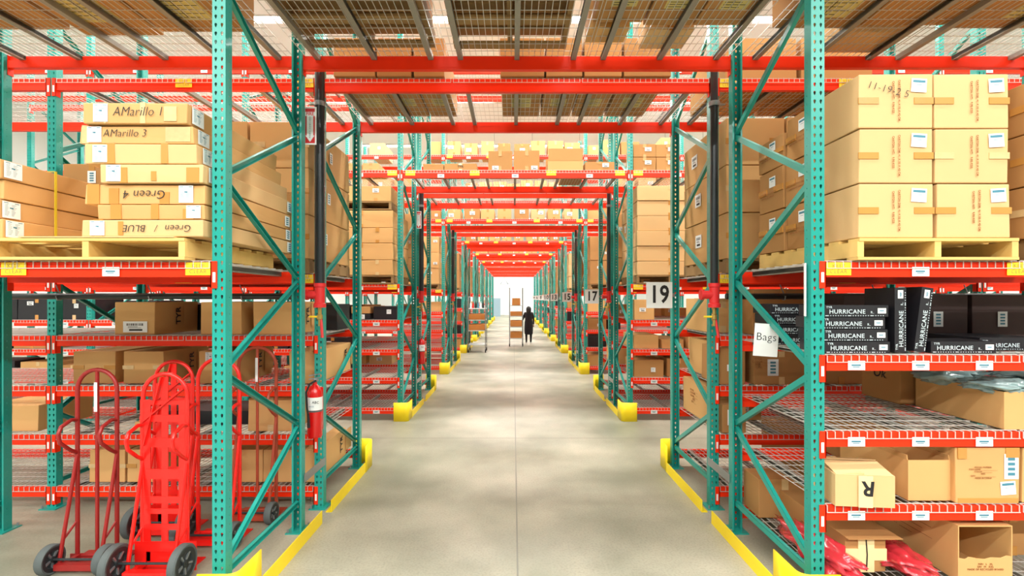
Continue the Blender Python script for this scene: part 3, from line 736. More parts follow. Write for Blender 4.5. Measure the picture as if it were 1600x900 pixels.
# --- generic fill of the rows behind ----------------------------------------------
ORD2 = ORD + ['tenth','eleventh','twelfth','thirteenth','fourteenth','fifteenth','sixteenth','seventeenth','eighteenth','nineteenth','twentieth','last']
LVN = {LA: 'upper level', LB: 'second shelf', LC: 'third shelf', LD: 'fourth shelf', LE: 'lowest shelf', LF: 'overhead level', LG: 'topmost level'}
def fill(row, unit, side, z, span, hmax, n0=0, seed=0, dense=.85, labs=True, kinds=None, tiers=1, fw=(.3,.5)):
    r = random.Random(seed*101 + row*17 + (unit == 'n') + 5*(side == 'L') + int(z*100))
    y = uy(row, unit); x = span[0] + .015; k = 0
    s = -1 if side == 'L' else 1; base = abs(XL)+PW if side == 'L' else XR+PW
    while x < span[1]-.2 and k < 9:
        w = r.uniform(*fw)
        if x+w > span[1]: break
        if r.random() < dense:
            zz = z + T; nt_ = r.choice(range(1, tiers+1)) if tiers > 1 else 1
            d = r.uniform(.5, .95); yy = y + r.uniform(0, .06)
            xa = s*(base+x) if s > 0 else -(base+x+w)
            for t_ in range(nt_):
                h = r.uniform(.55, 1)*hmax/nt_
                kind = r.choice(kinds or 'ccdcp')
                m = {'c': CART, 'd': CARTD, 'p': CARTP, 'k': BLACK}[kind]; nm = {'c':'tan','d':'brown','p':'pale','k':'black'}[kind]
                lab = f'{nm} carton' + (f', {ORD[t_]} tier,' if nt_ > 1 else ',') + f' {ORD2[n0+k]} from aisle, {LVN[z]}, {UN[unit]} {("sign" if side=="R" else "truck")} rack, {ORD[row]} row'
                o = carton(xa+.008, xa+w-.008, yy, yy+d, zz, zz+h-.006, lab, m, tape='v' if row < 2 and r.random() < .5 else '', jit=.005)
                if labs and r.random() < .7:
                    on(o, 'shipping_label', SL0 if r.random() < .5 else label_mesh(.07,.07,3), 'f', r.uniform(.25,.75), r.uniform(.35,.7))
                zz += h
            k += 1
        x += w + r.uniform(.01, .06)
    return k
# second row (row index 1)
zz = bunch(-2.86, -1.86, Y0+PER-.02, Y0+PER+1.1, LA+T, [2,1,2,1], (.24,.26,.24,.27), 'stacked pairs on hand truck side, near rack, second row', CART)
bunch(-2.86, -1.90, Y0+PER, Y0+PER+1.0, zz+.01, 2, (.24,), 'upper pallet on hand truck side, second row', CART, lm=SL0)
bunch(1.92, 2.95, Y0+PER-.02, Y0+PER+1.08, LA+T, 1, (.22,.235,.235,.235,.235,.235), 'pale stack behind the number nineteen sign', CARTP, side=S4)
bunch(-4.0, -2.95, Y0+PER, Y0+PER+1.1, LA+T, 2, (.4,.4,.4), 'outer pallet, hand truck side, near rack, second row', CARTD)
bunch(3.05, 4.0, Y0+PER, Y0+PER+1.1, LA+T, 2, (.4,.4,.3), 'outer pallet, sign side, near rack, second row', CARTD)
for (z, sp, hm, kd) in ((LB, (0,2.3), .3, 'kkkd'), (LC, (.35,2.3), .18, 'kckk'), (LD, (.9,2.2), .2, 'kcd')):
    fill(1, 'n', 'L', z, sp, hm, kinds=kd, seed=1, tiers=2 if z == LB else 1)
for (z, sp, hm, kd) in ((LB, (.0,2.3), .38, 'cccd'), (LC, (.0,2.3), .24, 'ccd'), (LD, (.0,2.3), .33, 'cdc')):
    fill(1, 'n', 'R', z, sp, hm, kinds=kd, seed=1)
for b_ in (1, 2):  # dark cartons added in the outer bays to darken the rack interior
    sp = (b_*(BAY+PW)+.02, b_*(BAY+PW)+BAY-.02)
    fill(1, 'n', 'L', LB, sp, .40, n0=b_*6, kinds='kkdk', seed=31+b_, dense=.95, fw=(.4,.7)); fill(1, 'n', 'R', LB, sp, .40, n0=b_*6, kinds='kkdd', seed=33+b_, dense=.95, fw=(.4,.7))
    fill(1, 'n', 'L', LD, sp, .3, n0=b_*6, kinds='kdc', seed=35+b_, fw=(.4,.7)); fill(1, 'n', 'L', LC, sp, .35, n0=b_*6, kinds='kkd', seed=36+b_, dense=.9, fw=(.4,.7))
for sd in 'LR':
    for z in (LB, LD): fill(1, 'f', sd, z, (0, 1.4), .3, seed=3)
bunch(-2.86 if 1 else 0, -1.86, uy(1,'f'), uy(1,'f')+1.05, LA+T, 2, (.4,.42,.4), 'mixed pallet, truck side, far rack, second row', CART, lm=SL0)
bunch(1.92, 2.9, uy(1,'f'), uy(1,'f')+1.05, LA+T, 2, (.4,.42,.4), 'mixed pallet, sign side, far rack, second row', CART, lm=SL0)
# F bridge of second row
yF = Y0+PER+.02
def fb(x0, x1, h, lab, m=CARTD, z=zF, y=yF, d=.6, lb=None, op=False):
    if op:
        return opened(x0, x1, y, y+d, z, z+h, lab, m, flaps=(100, None, 70, None), fl=.3)
    o = carton(x0, x1, y, y+d, z, z+h, lab, m)
    if lb: on(o, 'shipping_label', SL0, 'f', *lb)
    return o
fb(U(661,yF), U(693,yF), .10, 'low flat brown carton at the truck side end of the second row bridge shelf')
o = fb(U(694,yF), U(745,yF), .105, 'low wide brown carton on the second row bridge shelf'); mark(o, 'TYR', .05, 'f', .5, .5)
fb(U(763,yF), U(800,yF), .30, 'square brown carton above the aisle centre on the second row bridge shelf', lb=(.3,.12)); fb(U(803,yF), U(843,yF), .31, 'square brown carton beside the central one on the second row bridge shelf', lb=(.8,.12))
fb(U(856,yF), U(911,yF), .15, 'brown open topped carton on the second row bridge shelf, sign side', CART, op=True)
fb(U(914,yF), U(960,yF), .13, 'labelled low carton at the sign side end of the second row bridge shelf', lb=(.7,.6))
fb(U(876,yF+.65), U(910,yF+.65), .34, 'taller carton behind the open one on the second row bridge shelf', CARTD, y=yF+.65, d=.4)
for j in range(2):
    for k in range(2):
        x = 1.70+.17+j*.36
        o = carton(x, x+.355, yF, yF+.5, zF+k*.205, zF+k*.205+.2, f'{["lower","upper"][k]} dark brown labelled carton high over the sign, {ORD[j]} from aisle', CARTD); on(o, 'shipping_label', SL0, 'f', .65, .6)
for j, (x0, x1) in enumerate(((-2.35,-2.1),(-2.75,-2.38))): fb(x0, x1, .11, f'low carton high on the truck side of the second row, {ORD[j]} outward', CART)
# bridge shelves further back: G level and F level rows of cartons
def bridge_fill(row, z, hm, n, seed, lv, xr=(-1.66, 1.72), m=None):
    r = random.Random(seed); y = uy(row, 'n')+.03; w = (xr[1]-xr[0])/n; x = xr[0]
    for i in range(n):
        ww = w*r.uniform(.72, 1)
        mm = r.choice([CART, CART, CARTD, CARTP]) if m is None else m
        hh = hm*r.uniform(.75, 1)
        o = carton(x, x+ww-.01, y+r.uniform(0,.08), y+.7, z+T, z+T+hh, f'carton {ORD[i]} from truck side on the {lv} bridge shelf, {ORD[row]} row', mm)
        if r.random() < .75: on(o, 'shipping_label', label_mesh(.13,.09,0), 'f', r.uniform(.25,.75), r.uniform(.4,.7))
        x += w
bridge_fill(2, LF, .30, 8, 3, 'overhead'); bridge_fill(2, LG, .38, 8, 4, 'topmost')
bridge_fill(3, LF, .3, 8, 5, 'overhead'); bridge_fill(3, LG, .5, 7, 12, 'topmost'); bridge_fill(4, LF, .32, 6, 6, 'overhead'); bridge_fill(5, LF, .35, 5, 7, 'overhead'); bridge_fill(6, LF, .3, 4, 8, 'overhead')
for sd in 'LR':
    fill(2, 'n', sd, LF, (0,2.3), .35, seed=9); fill(2, 'n', sd, LG, (0,2.3), .45, seed=9, tiers=1)
    fill(1, 'f', sd, LF, (.0,1.6), .4, seed=8)
for row in range(2, 8):
    for sd in 'LR':
        for unit in 'nf':
            if row > 4 and unit == 'f': continue
            s = -1 if sd == 'L' else 1
            x = 1.86 if s < 0 else 1.92
            xa, xb = (s*x, s*(x+.95)) if s > 0 else (s*(x+.95), s*x)
            sn = 'truck side' if sd == 'L' else 'sign side'
            r = random.Random(row*3+(sd == 'L')); nn = r.choice((2,3))
            bunch(xa, xb, uy(row,unit), uy(row,unit)+1.0, LA+T, 1 if row > 3 else 2, [1.2/nn]*nn, f'{sn} pallet, {UN[unit]} rack, {ORD[row]} row', r.choice([CART, CARTD, CARTP]), pal=row < 4, side=S4, lm=SL0)
            if unit == 'n':
                for z in (LB, LC, LD, LE): fill(row, 'n', sd, z, (0, .9 if row < 4 else .45), .33, seed=20, dense=.75, kinds='cdckd')

# ---------------------------------------------------------------- pipes, extinguishers, signs
def standpipe(row, side):
    y = uy(row,'n')+FD+FLUE/2; x = (XL+.045 if side == 'L' else XR-.04)
    sn = 'hand truck side' if side == 'L' else 'numbered sign side'
    e = bpy.data.objects.new('sprinkler_riser', None); C.objects.link(e); e.location = (x, y, 0)
    tag(e, f'dark vertical sprinkler pipe with red valve in the flue, {sn}, {ORD[row]} row', 'pipe')
    b = MB(); b.tube([(0,0,2.0),(0,0,3.86)], .042 if side == 'L' else .033, PIPE, 14); link('pipe', b.mesh('pipe', smooth=True), e)
    b = MB(); b.lathe([(.0,2.03),(.05,2.03),(.05,2.0),(.042,1.995),(.042,1.86),(.052,1.85),(.052,1.82),(.0,1.82)], SIGNR, 14); b.tube([(-.10,0,1.93),(0,0,1.93)], .036, SIGNR, 12); b.tube([(-.12,0,1.93),(-.10,0,1.93)], .046, SIGNR, 12)
    link('red_valve', b.mesh('red_valve', smooth=True), e)
    b = MB(); b.lathe([(.0,1.82),(.016,1.82),(.016,1.76),(.024,1.755),(.024,1.72),(.014,1.715),(.014,1.66),(0,1.66)], BRASS, 10); b.tube([(0,0,1.74),(-.09,0,1.74)], .009, YLAB, 6); b.tube([(.01,0,1.72),(.03,-.02,1.56)], .012, SIGNR, 6)
    link('brass_drain_valve', b.mesh('brass_drain_valve', smooth=True), e)
    b = MB(); b.lathe([(.038,3.56),(.048,3.56),(.048,3.60),(.038,3.60)], STEEL, 14); b.bar((-.0,0,3.58),(.10 if side=='R' else -.1,.02,3.58),.03,.006,STEEL); link('pipe_clamp', b.mesh('pipe_clamp'), e)
for row in (0, 1, 2):
    for sd in 'LR': standpipe(row, sd)
for sd, s_ in (('L',-1),('R',1)):
    y = Y0+FD+FLUE/2+.02; e = bpy.data.objects.new('sprinkler_line', None); C.objects.link(e); e.location = (0, y, Z(463, y))
    tag(e, f'horizontal dark sprinkler pipe running along the flue, {SIDE[sd]}', 'pipe')
    b = MB(); b.tube([(s_*1.85,0,0),(s_*6.4,0,0)], .026, PIPE, 12); link('pipe', b.mesh('pipe', smooth=True), e)
    for x in (2.35, 3.15, 3.95, 4.6):
        b = MB(); b.tube([(s_*x,0,-.0) ,(s_*x,-.034,.0),(s_*x,-.02,-.032),(s_*x,.02,-.032),(s_*x,.03,.01),(s_*x,0,.03),(s_*x-.03,0,.10)], .005, STEEL, 5); link('pipe_hanger', b.mesh('pipe_hanger'), e)
def extinguisher(row, x, y, z):
    e = bpy.data.objects.new('fire_extinguisher', None); C.objects.link(e); e.location = (x, y, z)
    tag(e, f'red fire extinguisher hung on the rack post in the {ORD[row]} row flue', 'fire extinguisher')
    b = MB(); b.lathe([(0,0),(.055,0),(.062,.01),(.062,.36),(.055,.40),(.035,.44),(.018,.455),(.018,.475),(0,.475)], XRED, 22); link('cylinder', b.mesh('cylinder', smooth=True), e)
    b = MB(); b.lathe([(.063,.24),(.063,.35)], WHITE, 22); bl = link('instruction_label', b.mesh('instruction_label', smooth=True), e)
    t_ = link('printed_text', text_mesh('ABC', .03, INK), bl, (.03,-.0645,.31), (math.pi/2,0,0)); t_ = link('printed_text', text_mesh('P.A.S.S.', .014, BLUEI), bl, (-.005,-.0645,.275), (math.pi/2,0,0))
    b = MB(); b.lathe([(.0635,.225),(.0645,.225),(.0645,.238),(.0635,.238)], RUBB, 22); link('strap', b.mesh('strap'), e)
    b = MB(); b.tube([(0,0,.47),(0,0,.50)], .014, STEEL, 8); b.bar((-.05,0,.50),(.05,0,.515),.02,.01,STEEL); b.bar((-.05,0,.53),(.045,0,.545),.02,.008,STEEL); b.tube([(.0,0,.50),(.03,-.01,.49)], .012, STEEL, 8); link('valve_handle', b.mesh('valve_handle'), e)
    b = MB(); b.tube([(.015,-.01,.49),(-.02,-.06,.47),(-.045,-.075,.40),(-.035,-.08,.26),(-.025,-.082,.20)], .009, PIPE, 7); link('hose', b.mesh('hose', smooth=True), e)
    b = MB(); b.tube([(-.025,-.082,.22),(-.02,-.084,.10)], [.010,.014], INK, 8); link('nozzle', b.mesh('nozzle'), e)
    b = MB(); b.box((-.045,.063,.05),(.045,.072,.42),XRED); b.box((-.02,.03,-.01),(.02,.07,0),XRED); link('bracket', b.mesh('bracket'), e)
extinguisher(0, U(490,4.3), 4.33, Z(684,4.3))
extinguisher(1, U(657,9.0), 9.1, Z(569,9.05))
def arrow_sign(row, x, y, z, h=.335, w=.112):
    b = MB(); b.box((-w/2,0,0),(w/2,.004,h),WHITE)
    o = link('fire_extinguisher_sign', b.mesh('fire_extinguisher_sign'), None, (x,y,z)); tag(o, f'white and red fire extinguisher arrow sign on {ORD[row]} row post', 'sign')
    b = MB(); t = .012*w/.1; 
    b.box((-w/2+t,-.001,t),(w/2-t,0,h-t),SIGNR); link('red_panel', b.mesh('red_panel'), o)
    b = MB(); b.box((-.026*w/.1,-.002,h*.24),(.026*w/.1,-.001,h*.76),WHITE); b.add([(-.036*w/.1,-.002,h*.24),(.036*w/.1,-.002,h*.24),(0,-.002,h*.07)],[(0,2,1)],WHITE); b.add([(-w/2+t,-.002,h-.04*w/.1),(w/2-t,-.002,h-.04*w/.1),(w/2-t,-.002,h*.76),(-w/2+t,-.002,h*.76)],[(0,3,2,1)],WHITE)
    link('white_arrow', b.mesh('white_arrow'), o)
    q = link('sign_lettering', text_mesh('FIRE', .036*w/.1, SIGNR, 0, .9, .0008), o, (0,-.003,h*.81), (math.pi/2,0,0))
    q = link('sign_lettering', text_mesh('E\nX\nT\nI\nN\nG\nU\nI\nS\nH\nE\nR', .0165*h/.335, INK), o, (0,-.003,h*.46), (math.pi/2,0,0))
arrow_sign(0, U(484.5,4.17), 4.17, Z(226,4.17), h=.315, w=.105)
arrow_sign(1, U(654,8.94), 8.94, Z(357,8.94), h=.31, w=.10)
WN = {19:'nineteen',17:'seventeen',15:'fifteen',13:'thirteen',10:'ten',8:'eight',6:'six',4:'four'}
def number_sign(n, row):
    y = uy(row,'f')+FD+.012 - .09; s = .29
    b = MB(); b.box((-s/2,0,-s/2),(s/2,.003,s/2),WHITE)
    o = link('row_number_sign', b.mesh('row_number_sign'), None, (XR-s/2-.005, y-.012, 1.935)); tag(o, f'white square sign with black number {WN[n]} on the {ORD[row]} row post', 'sign')
    link('number', text_mesh(str(n), .27, INK, 0, .8, .006), o, (0,-.002,0), (math.pi/2,0,0))
    b = MB(); b.box((s/2-.03,.003,-.02),(s/2+.03,.012,.02),STEEL); link('mounting_bracket', b.mesh('mounting_bracket'), o)
WORDN = {0:19,1:17,2:15,3:13,4:10,5:8,6:6,7:4}
for r_, n in WORDN.items(): number_sign(n, r_)
b = MB(); b.box((-.022,0,0),(.022,.006,.32),WHITE); o = link('document_holder', b.mesh('document_holder'), None, (XR-.012, 3.02, Z(494,3.02)), (0,0,1.2)); tag(o, 'narrow white plastic document holder hung on the teal post', 'document holder')

# ---------------------------------------------------------------- hand trucks
def wheel(parent, x, y, r=.108, w=.055):
    M = Matrix.Translation((x, y, r)) @ Matrix.Rotation(math.pi/2, 4, 'Y')
    b = MB(); b.lathe([(r*.82,-w*.46),(r*.94,-w/2),(r,-w*.34),(r,w*.34),(r*.94,w/2),(r*.82,w*.46),(r*.82,-w*.46)], RUBB, 28, M); t = link('wheel', b.mesh('wheel', smooth=True), parent)
    b = MB(); b.lathe([(0,-w*.5),(r*.2,-w*.5),(r*.2,-w*.25),(r*.5,-w*.2),(r*.58,-w*.42),(r*.83,-w*.47),(r*.83,w*.47),(r*.58,w*.42),(r*.5,w*.2),(r*.2,w*.25),(r*.2,w*.5),(0,w*.5)], HUB, 20, M)
    for k in range(5):
        a = 2*math.pi*k/5; p = M @ Vector((r*.2*math.cos(a), r*.2*math.sin(a), w*.22)); q = M @ Vector((r*.6*math.cos(a), r*.6*math.sin(a), w*.3)); b.bar(p, q, .018, .012, STEEL)
    link('hub', b.mesh('hub', smooth=True), t)
def truck(x, y, W, H, m, label, style='tube', wr=.108, track=.40, rz=0, off=-.03):
    """x = frame centre, y = frame plane; operator side is -y"""
    e = bpy.data.objects.new('hand_truck', None); C.objects.link(e); e.location = (x, y, 0); e.rotation_euler.z = rz; tag(e, label, 'hand truck', 'hand trucks parked under the beam')
    R = W/2; tr = .0145
    arc = [(R*math.cos(t), 0, H-R+R*math.sin(t)) for t in [math.pi*k/14 for k in range(15)]]
    b = MB(); b.tube([(R,0,.03)] + arc + [(-R,0,.03)], tr, m, 10); link('main_frame', b.mesh('main_frame', smooth=True), e)
    if style == 'tube':
        b = MB(); b.tube([(0,.0,.05),(0,0,H)], tr*.85, m, 8); link('centre_tube', b.mesh('centre_tube', smooth=True), e)
        b = MB(); b.box((-.011,-.016,H-.30),(.011,-.0135,H-.09),WHITE); link('white_tape', b.mesh('white_tape'), e)
        cross = (.05,)
    else:
        for (a, w_) in ((0, .045),):
            b = MB(); b.box((-w_/2,-.006,.12),(w_/2,.002,H-.02),m); link('centre_bar', b.mesh('centre_bar'), e)
        for xx in (-R+.02, R-.02):
            b = MB(); b.box((xx-.036,-.008,.06),(xx+.036,0,H-.18),m); link('side_bar', b.mesh('side_bar'), e)
        cross = ()
        b = MB(); b.box((-R-.05,-.014,.13),(R+.07,-.006,.20),m); b.box((-R-.05,-.014,.0),(-R+.03,-.006,.13),m); b.box((R-.03,-.014,.0),(R+.07,-.006,.13),m); link('bottom_plate', b.mesh('bottom_plate'), e)
        for z, th in ((.30,.02),(.41,.018),(.49,.024),(.67,.035),(.89,.032),(1.06,.024),(1.17,.015)):
            if z < H-.12:
                b = MB(); b.box((-R,-.01,z-th),(R,-.002,z+th),m); link('cross_bar', b.mesh('cross_bar'), e)
        b = MB(); b.bar((-R,-.01,H-.34),(R*.9,-.01,H-.10),.008,.035,m,(0,1,0)); b.bar((-R*.1,-.012,H-.02),(-R*.9,-.012,H-.5),.008,.03,m,(0,1,0)); link('diagonal_bar', b.mesh('diagonal_bar'), e)
    for z in cross:
        b = MB(); b.tube([(-R,0,z),(R,0,z)], tr*.8, m, 8); link('cross_tube', b.mesh('cross_tube'), e)
    ax = -.16
    for s in (-1, 1):
        b = MB(); b.tube([(s*R,0,H-.36),(s*R,-.05,H-.35),(s*R,-.13,H-.38),(s*R,-.155,H-.43),(s*R,-.14,H-.49),(s*R,-.06,H-.56),(s*R,0,H-.60)], tr*.9, m, 8); link('loop_handle', b.mesh('loop_handle', smooth=True), e)
        b = MB(); b.tube([(s*R,-.004,H-.62),(s*R,ax+.02,.10),(s*R,ax+.02,.05),(s*R,ax+.05,.02)], tr*.85, m, 8); b.tube([(s*R,0,.30),(s*R,ax+.055,.22)], tr*.6, m, 6); link('rear_brace', b.mesh('rear_brace', smooth=True), e)
        wheel(e, s*track/2+off*0, ax, wr)
    b = MB(); b.tube([(-track/2-.03,ax,wr),(track/2+.03,ax,wr)], .009, HUB, 8); link('axle', b.mesh('axle'), e)
    b = MB(); b.box((-R-.01,ax-.02,.03),(R+.01,ax+.03,.07),m); b.box((-R,ax,.03),(-R+.03,.0,.06),m); b.box((R-.03,ax,.03),(R,.0,.06),m); link('axle_bracket', b.mesh('axle_bracket'), e)
    b = MB(); b.box((-.19,.0,.0),(.19,.155,.008),m); b.box((-.19,-.008,.0),(.19,.0,.15 if style != 'tube' else .06),m); link('toe_plate', b.mesh('toe_plate'), e)
    return e
truck(-3.0, 3.60, .285, 1.385, TDARK, 'dark red tubular hand truck with worn paint, outermost of the parked trucks', 'tube', .10, .385)
truck(-2.44, 3.50, .31, 1.37, TRED, 'bright red hand truck with flat crossbars, parked in front of another', 'flat', .125, .45)
truck(-2.80, 4.12, .31, 1.38, TRED, 'bright red hand truck mostly hidden behind the front flat barred one', 'flat', .12, .42)
truck(-2.33, 3.95, .33, 1.42, TRED, 'red hand truck with loop handles standing half behind the teal post', 'tube', .10, .42)
truck(-2.24, 4.37, .33, 1.47, TBRN, 'brownish red tubular hand truck behind the teal post and brace', 'tube', .09, .40)

# ---------------------------------------------------------------- carts and person far down the aisle
def cart(x, y, W, H, D, shelves, lab, rails=2):
    e = bpy.data.objects.new('stock_cart', None); C.objects.link(e); e.location = (x, y, 0); tag(e, lab, 'cart')
    for sx in (-1, 1):
        b = MB()
        for sy in (0, 1): b.tube([(sx*W/2, sy*D, .12),(sx*W/2, sy*D, H)], .018, STEEL, 6)
        b.tube([(sx*W/2, 0, H),(sx*W/2, D, H)], .018, STEEL, 6); link('end_frame', b.mesh('end_frame'), e)
        for sy in (.05, D-.05):
            b = MB(); M = Matrix.Translation((sx*W/2, sy, .06)) @ Matrix.Rotation(math.pi/2, 4, 'Y'); b.lathe([(0,-.018),(.06,-.018),(.06,.018),(0,.018)], INK, 12, M); b.box((sx*W/2-.02,sy-.02,.1),(sx*W/2+.02,sy+.02,.13),STEEL); link('caster', b.mesh('caster'), e)
    for z in shelves:
        b = MB(); b.box((-W/2,0,z-.03),(W/2,D,z),HOUS_); link('shelf', b.mesh('shelf'), e)
    return e
HOUS_ = mat('pale_cart_metal', (205, 214, 214), .4)
cy = 17.4
cart(U(745,cy), cy, .60, 1.95, .8, (.28, .78, 1.15, 1.55), 'tall metal cart holding brown cartons and bottles beside the rack posts')
carton(U(745,cy)-.28, U(745,cy)+.28, cy+.02, cy+.7, .785, .99, 'brown carton on the lower shelf of the bottle cart', mat('orange_card', (196,128,60), .7), tape=''); carton(U(745,cy)-.28, U(745,cy)+.28, cy+.02, cy+.7, 1.155, 1.35, 'brown carton on the middle shelf of the bottle cart', MATS['orange_card'], tape='')
for i in range(6):
    b = MB(); b.lathe([(0,0),(.035,0),(.035,.15),(.012,.19),(.012,.23),(0,.23)], [WHITE, SIGNR, PIPE, BLUEI, WHITE, PIPE][i], 10)
    o = link('bottle', b.mesh('bottle', smooth=True), None, (U(745,cy)-.22+.088*i, cy+.1, 1.555)); tag(o, f'{["white","red","dark","teal","second white","second dark"][i]} bottle on the top shelf of the bottle cart', 'bottle', None)
cy = 19.6
cart(U(806.5,cy), cy, .52, 2.3, .8, (.33, .78, 1.2, 1.62), 'tall metal cart loaded with four cartons in the middle of the aisle')
for i, (z, h, w_) in enumerate(((.335,.24,.46),(.785,.24,.46),(1.205,.17,.46),(1.625,.28,.32))):
    o = carton(U(806.5,cy)-w_/2, U(806.5,cy)+w_/2, cy+.02, cy+.6, z, z+h, f'orange brown carton on the {["lowest","second","third","topmost"][i]} shelf of the aisle cart', MATS['orange_card'], tape='v' if i == 3 else '')
# person walking away
def person(x, y, s):
    e = bpy.data.objects.new('person', None); C.objects.link(e); e.location = (x, y, 0); e.scale = (s, s, s)
    tag(e, 'person with long dark hair in black clothes walking away beside the aisle cart', 'person')
    J = {'pel': (0,0,.92), 'ch': (0,.03,1.25), 'nk': (0,.02,1.42), 'hd': (0,.03,1.54), 'top': (0,.02,1.62),
         'sL': (-.17,.02,1.36), 'eL': (-.24,.02,1.12), 'hL': (-.30,.16,.98), 'sR': (.17,.02,1.36), 'eR': (.22,-.02,1.10), 'hR': (.22,.06,.86),
         'tL': (-.09,0,.88), 'kL': (-.10,.10,.50), 'aL': (-.10,-.04,.12), 'fL': (-.11,.08,.03), 'tR': (.09,0,.88), 'kR': (.10,.04,.48), 'aR': (.10,.10,.08), 'fR': (.11,.25,.03)}
    Rr = {'pel': .15, 'ch': .15, 'nk': .055, 'hd': .09, 'top': .06, 'sL': .07, 'eL': .045, 'hL': .03, 'sR': .07, 'eR': .045, 'hR': .03, 'tL': .10, 'kL': .065, 'aL': .042, 'fL': .035, 'tR': .10, 'kR': .065, 'aR': .042, 'fR': .035}
    E = [('pel','ch'),('ch','nk'),('nk','hd'),('hd','top'),('ch','sL'),('sL','eL'),('eL','hL'),('ch','sR'),('sR','eR'),('eR','hR'),('pel','tL'),('tL','kL'),('kL','aL'),('aL','fL'),('pel','tR'),('tR','kR'),('kR','aR'),('aR','fR')]
    def skin(name, J, Rr, E, root, m, mfun=None):
        K = list(J); me = bpy.data.meshes.new(name); me.from_pydata([J[k] for k in K], [(K.index(a), K.index(b)) for a, b in E], [])
        o = bpy.data.objects.new(name, me); C.objects.link(o)
        md = o.modifiers.new('s', 'SKIN'); md.use_smooth_shade = True
        for i, k in enumerate(K):
            sv = me.skin_vertices[0].data[i]; r = Rr[k]; sv.radius = r if isinstance(r, tuple) else (r, r); sv.use_root = (k == root)
        sb = o.modifiers.new('u', 'SUBSURF'); sb.levels = sb.render_levels = 2
        bpy.context.view_layer.update()
        m2 = bpy.data.meshes.new_from_object(o.evaluated_get(bpy.context.evaluated_depsgraph_get())); bpy.data.objects.remove(o)
        for q in (m if isinstance(m, list) else [m]): m2.materials.append(q)
        if mfun:
            for p in m2.polygons: p.material_index = mfun(p.center)
        for p in m2.polygons: p.use_smooth = True
        return link(name, m2, e)
    skin('body', J, Rr, E, 'pel', [CLOTH, SKIN, WHITE], lambda c: 2 if c.z < .07 else (1 if c.z > 1.44 else 0))
    for s_, hx, hy, hz in ((-1,-.30,.18,.955),(1,.22,.075,.835)):
        Jh = {'w': (hx,hy-.01,hz+.03), 'p': (hx,hy,hz-.02)}; Rh = {'w': .022, 'p': (.018,.034)}; Eh = [('w','p')]
        for i in range(4):
            Jh[f'a{i}'] = (hx+(i-1.5)*.015, hy+.015, hz-.055); Jh[f'b{i}'] = (hx+(i-1.5)*.016, hy+.035, hz-.085+abs(i-1.5)*.006)
            Rh[f'a{i}'] = .009; Rh[f'b{i}'] = .007; Eh += [('p',f'a{i}'),(f'a{i}',f'b{i}')]
        Jh['t'] = (hx-s_*.035, hy+.02, hz-.02); Rh['t'] = .009; Eh.append(('p','t'))
        skin('hand', Jh, Rh, Eh, 'w', SKIN)
    bm = bmesh.new(); bmesh.ops.create_uvsphere(bm, u_segments=20, v_segments=14, radius=1)
    for v in bm.verts:
        v.co = Vector((v.co.x*.115, v.co.y*.125, v.co.z*.135))
        if v.co.z < 0: v.co.z *= 2.5; v.co.y = min(v.co.y, .03) - .02
    me = bpy.data.meshes.new('hair'); bm.to_mesh(me); bm.free(); me.materials.append(HAIR); me.polygons.foreach_set('use_smooth', [True]*len(me.polygons))
    link('hair', me, e, (0,-.0,1.55))
    b = MB(); b.lathe([(.15,.42),(.185,.44),(.20,.65),(.185,.95),(.165,1.1),(.175,1.25),(.15,1.38),(.07,1.43)], CLOTH, 20, Matrix.Diagonal((1,.75,1,1))); link('long_jacket', b.mesh('long_jacket', smooth=True), e)
    # face on the far side of the head
    b = MB(); b.box((-.035,.112,1.555),(-.015,.118,1.565),INK); b.box((.015,.112,1.555),(.035,.118,1.565),INK); b.bar((0,.112,1.55),(0,.13,1.525),.014,.016,SKIN); b.box((-.02,.108,1.495),(.02,.113,1.502),SIGNR); link('face', b.mesh('face'), e)
person(U(826,20.8), 20.8, .93)
# end of the hall
b = MB(); b.box((-.4,0,0),(.4,.5,1.9), mat('blue_grey_metal', (140,165,178), .5)); o = link('metal_cabinet', b.mesh('metal_cabinet'), None, (-1.75, 52, 0)); tag(o, 'blue grey metal cabinet at the far end of the aisle', 'cabinet')
d = MB(); d.box((-.38,-.02,.05),(-.01,0,1.85),MATS['blue_grey_metal']); link('door', d.mesh('door'), o); d = MB(); d.box((.01,-.02,.05),(.38,0,1.85),MATS['blue_grey_metal']); link('door', d.mesh('door'), o)
b = MB(); b.lathe([(.05,.5),(.12,.45),(.45,.0),(.42,.0),(.1,.4)], STEEL, 20); b.tube([(0,0,.5),(0,0,5.8)], .03, STEEL, 6); o = link('pendant_lamp', b.mesh('pendant_lamp'), None, (-.9, 50, 3.3)); tag(o, 'grey domed pendant hanging in front of the far white wall', 'ceiling light')

# ---------------------------------------------------------------- room
b = MB(); b.box((-17, -12, -.1), (17, 56, 0), MATS.get('concrete') or CHAN)
FL = bpy.data.materials.new('concrete'); FL.use_nodes = True
nt = FL.node_tree; bs = nt.nodes['Principled BSDF']
tc = nt.nodes.new('ShaderNodeTexCoord')
def noise(sc, det, stretch=None):
    n = nt.nodes.new('ShaderNodeTexNoise'); n.inputs['Scale'].default_value = sc; n.inputs['Detail'].default_value = det
    if stretch:
        mp = nt.nodes.new('ShaderNodeMapping'); mp.inputs['Scale'].default_value = stretch
        nt.links.new(tc.outputs['Object'], mp.inputs[0]); nt.links.new(mp.outputs[0], n.inputs['Vector'])
    else: nt.links.new(tc.outputs['Object'], n.inputs['Vector'])
    return n
def ramp(src, stops):
    r = nt.nodes.new('ShaderNodeValToRGB'); cr = r.color_ramp
    while len(cr.elements) < len(stops): cr.elements.new(.5)
    for e, (p, c) in zip(cr.elements, stops): e.position = p; e.color = lin(c)
    nt.links.new(src, r.inputs[0]); return r
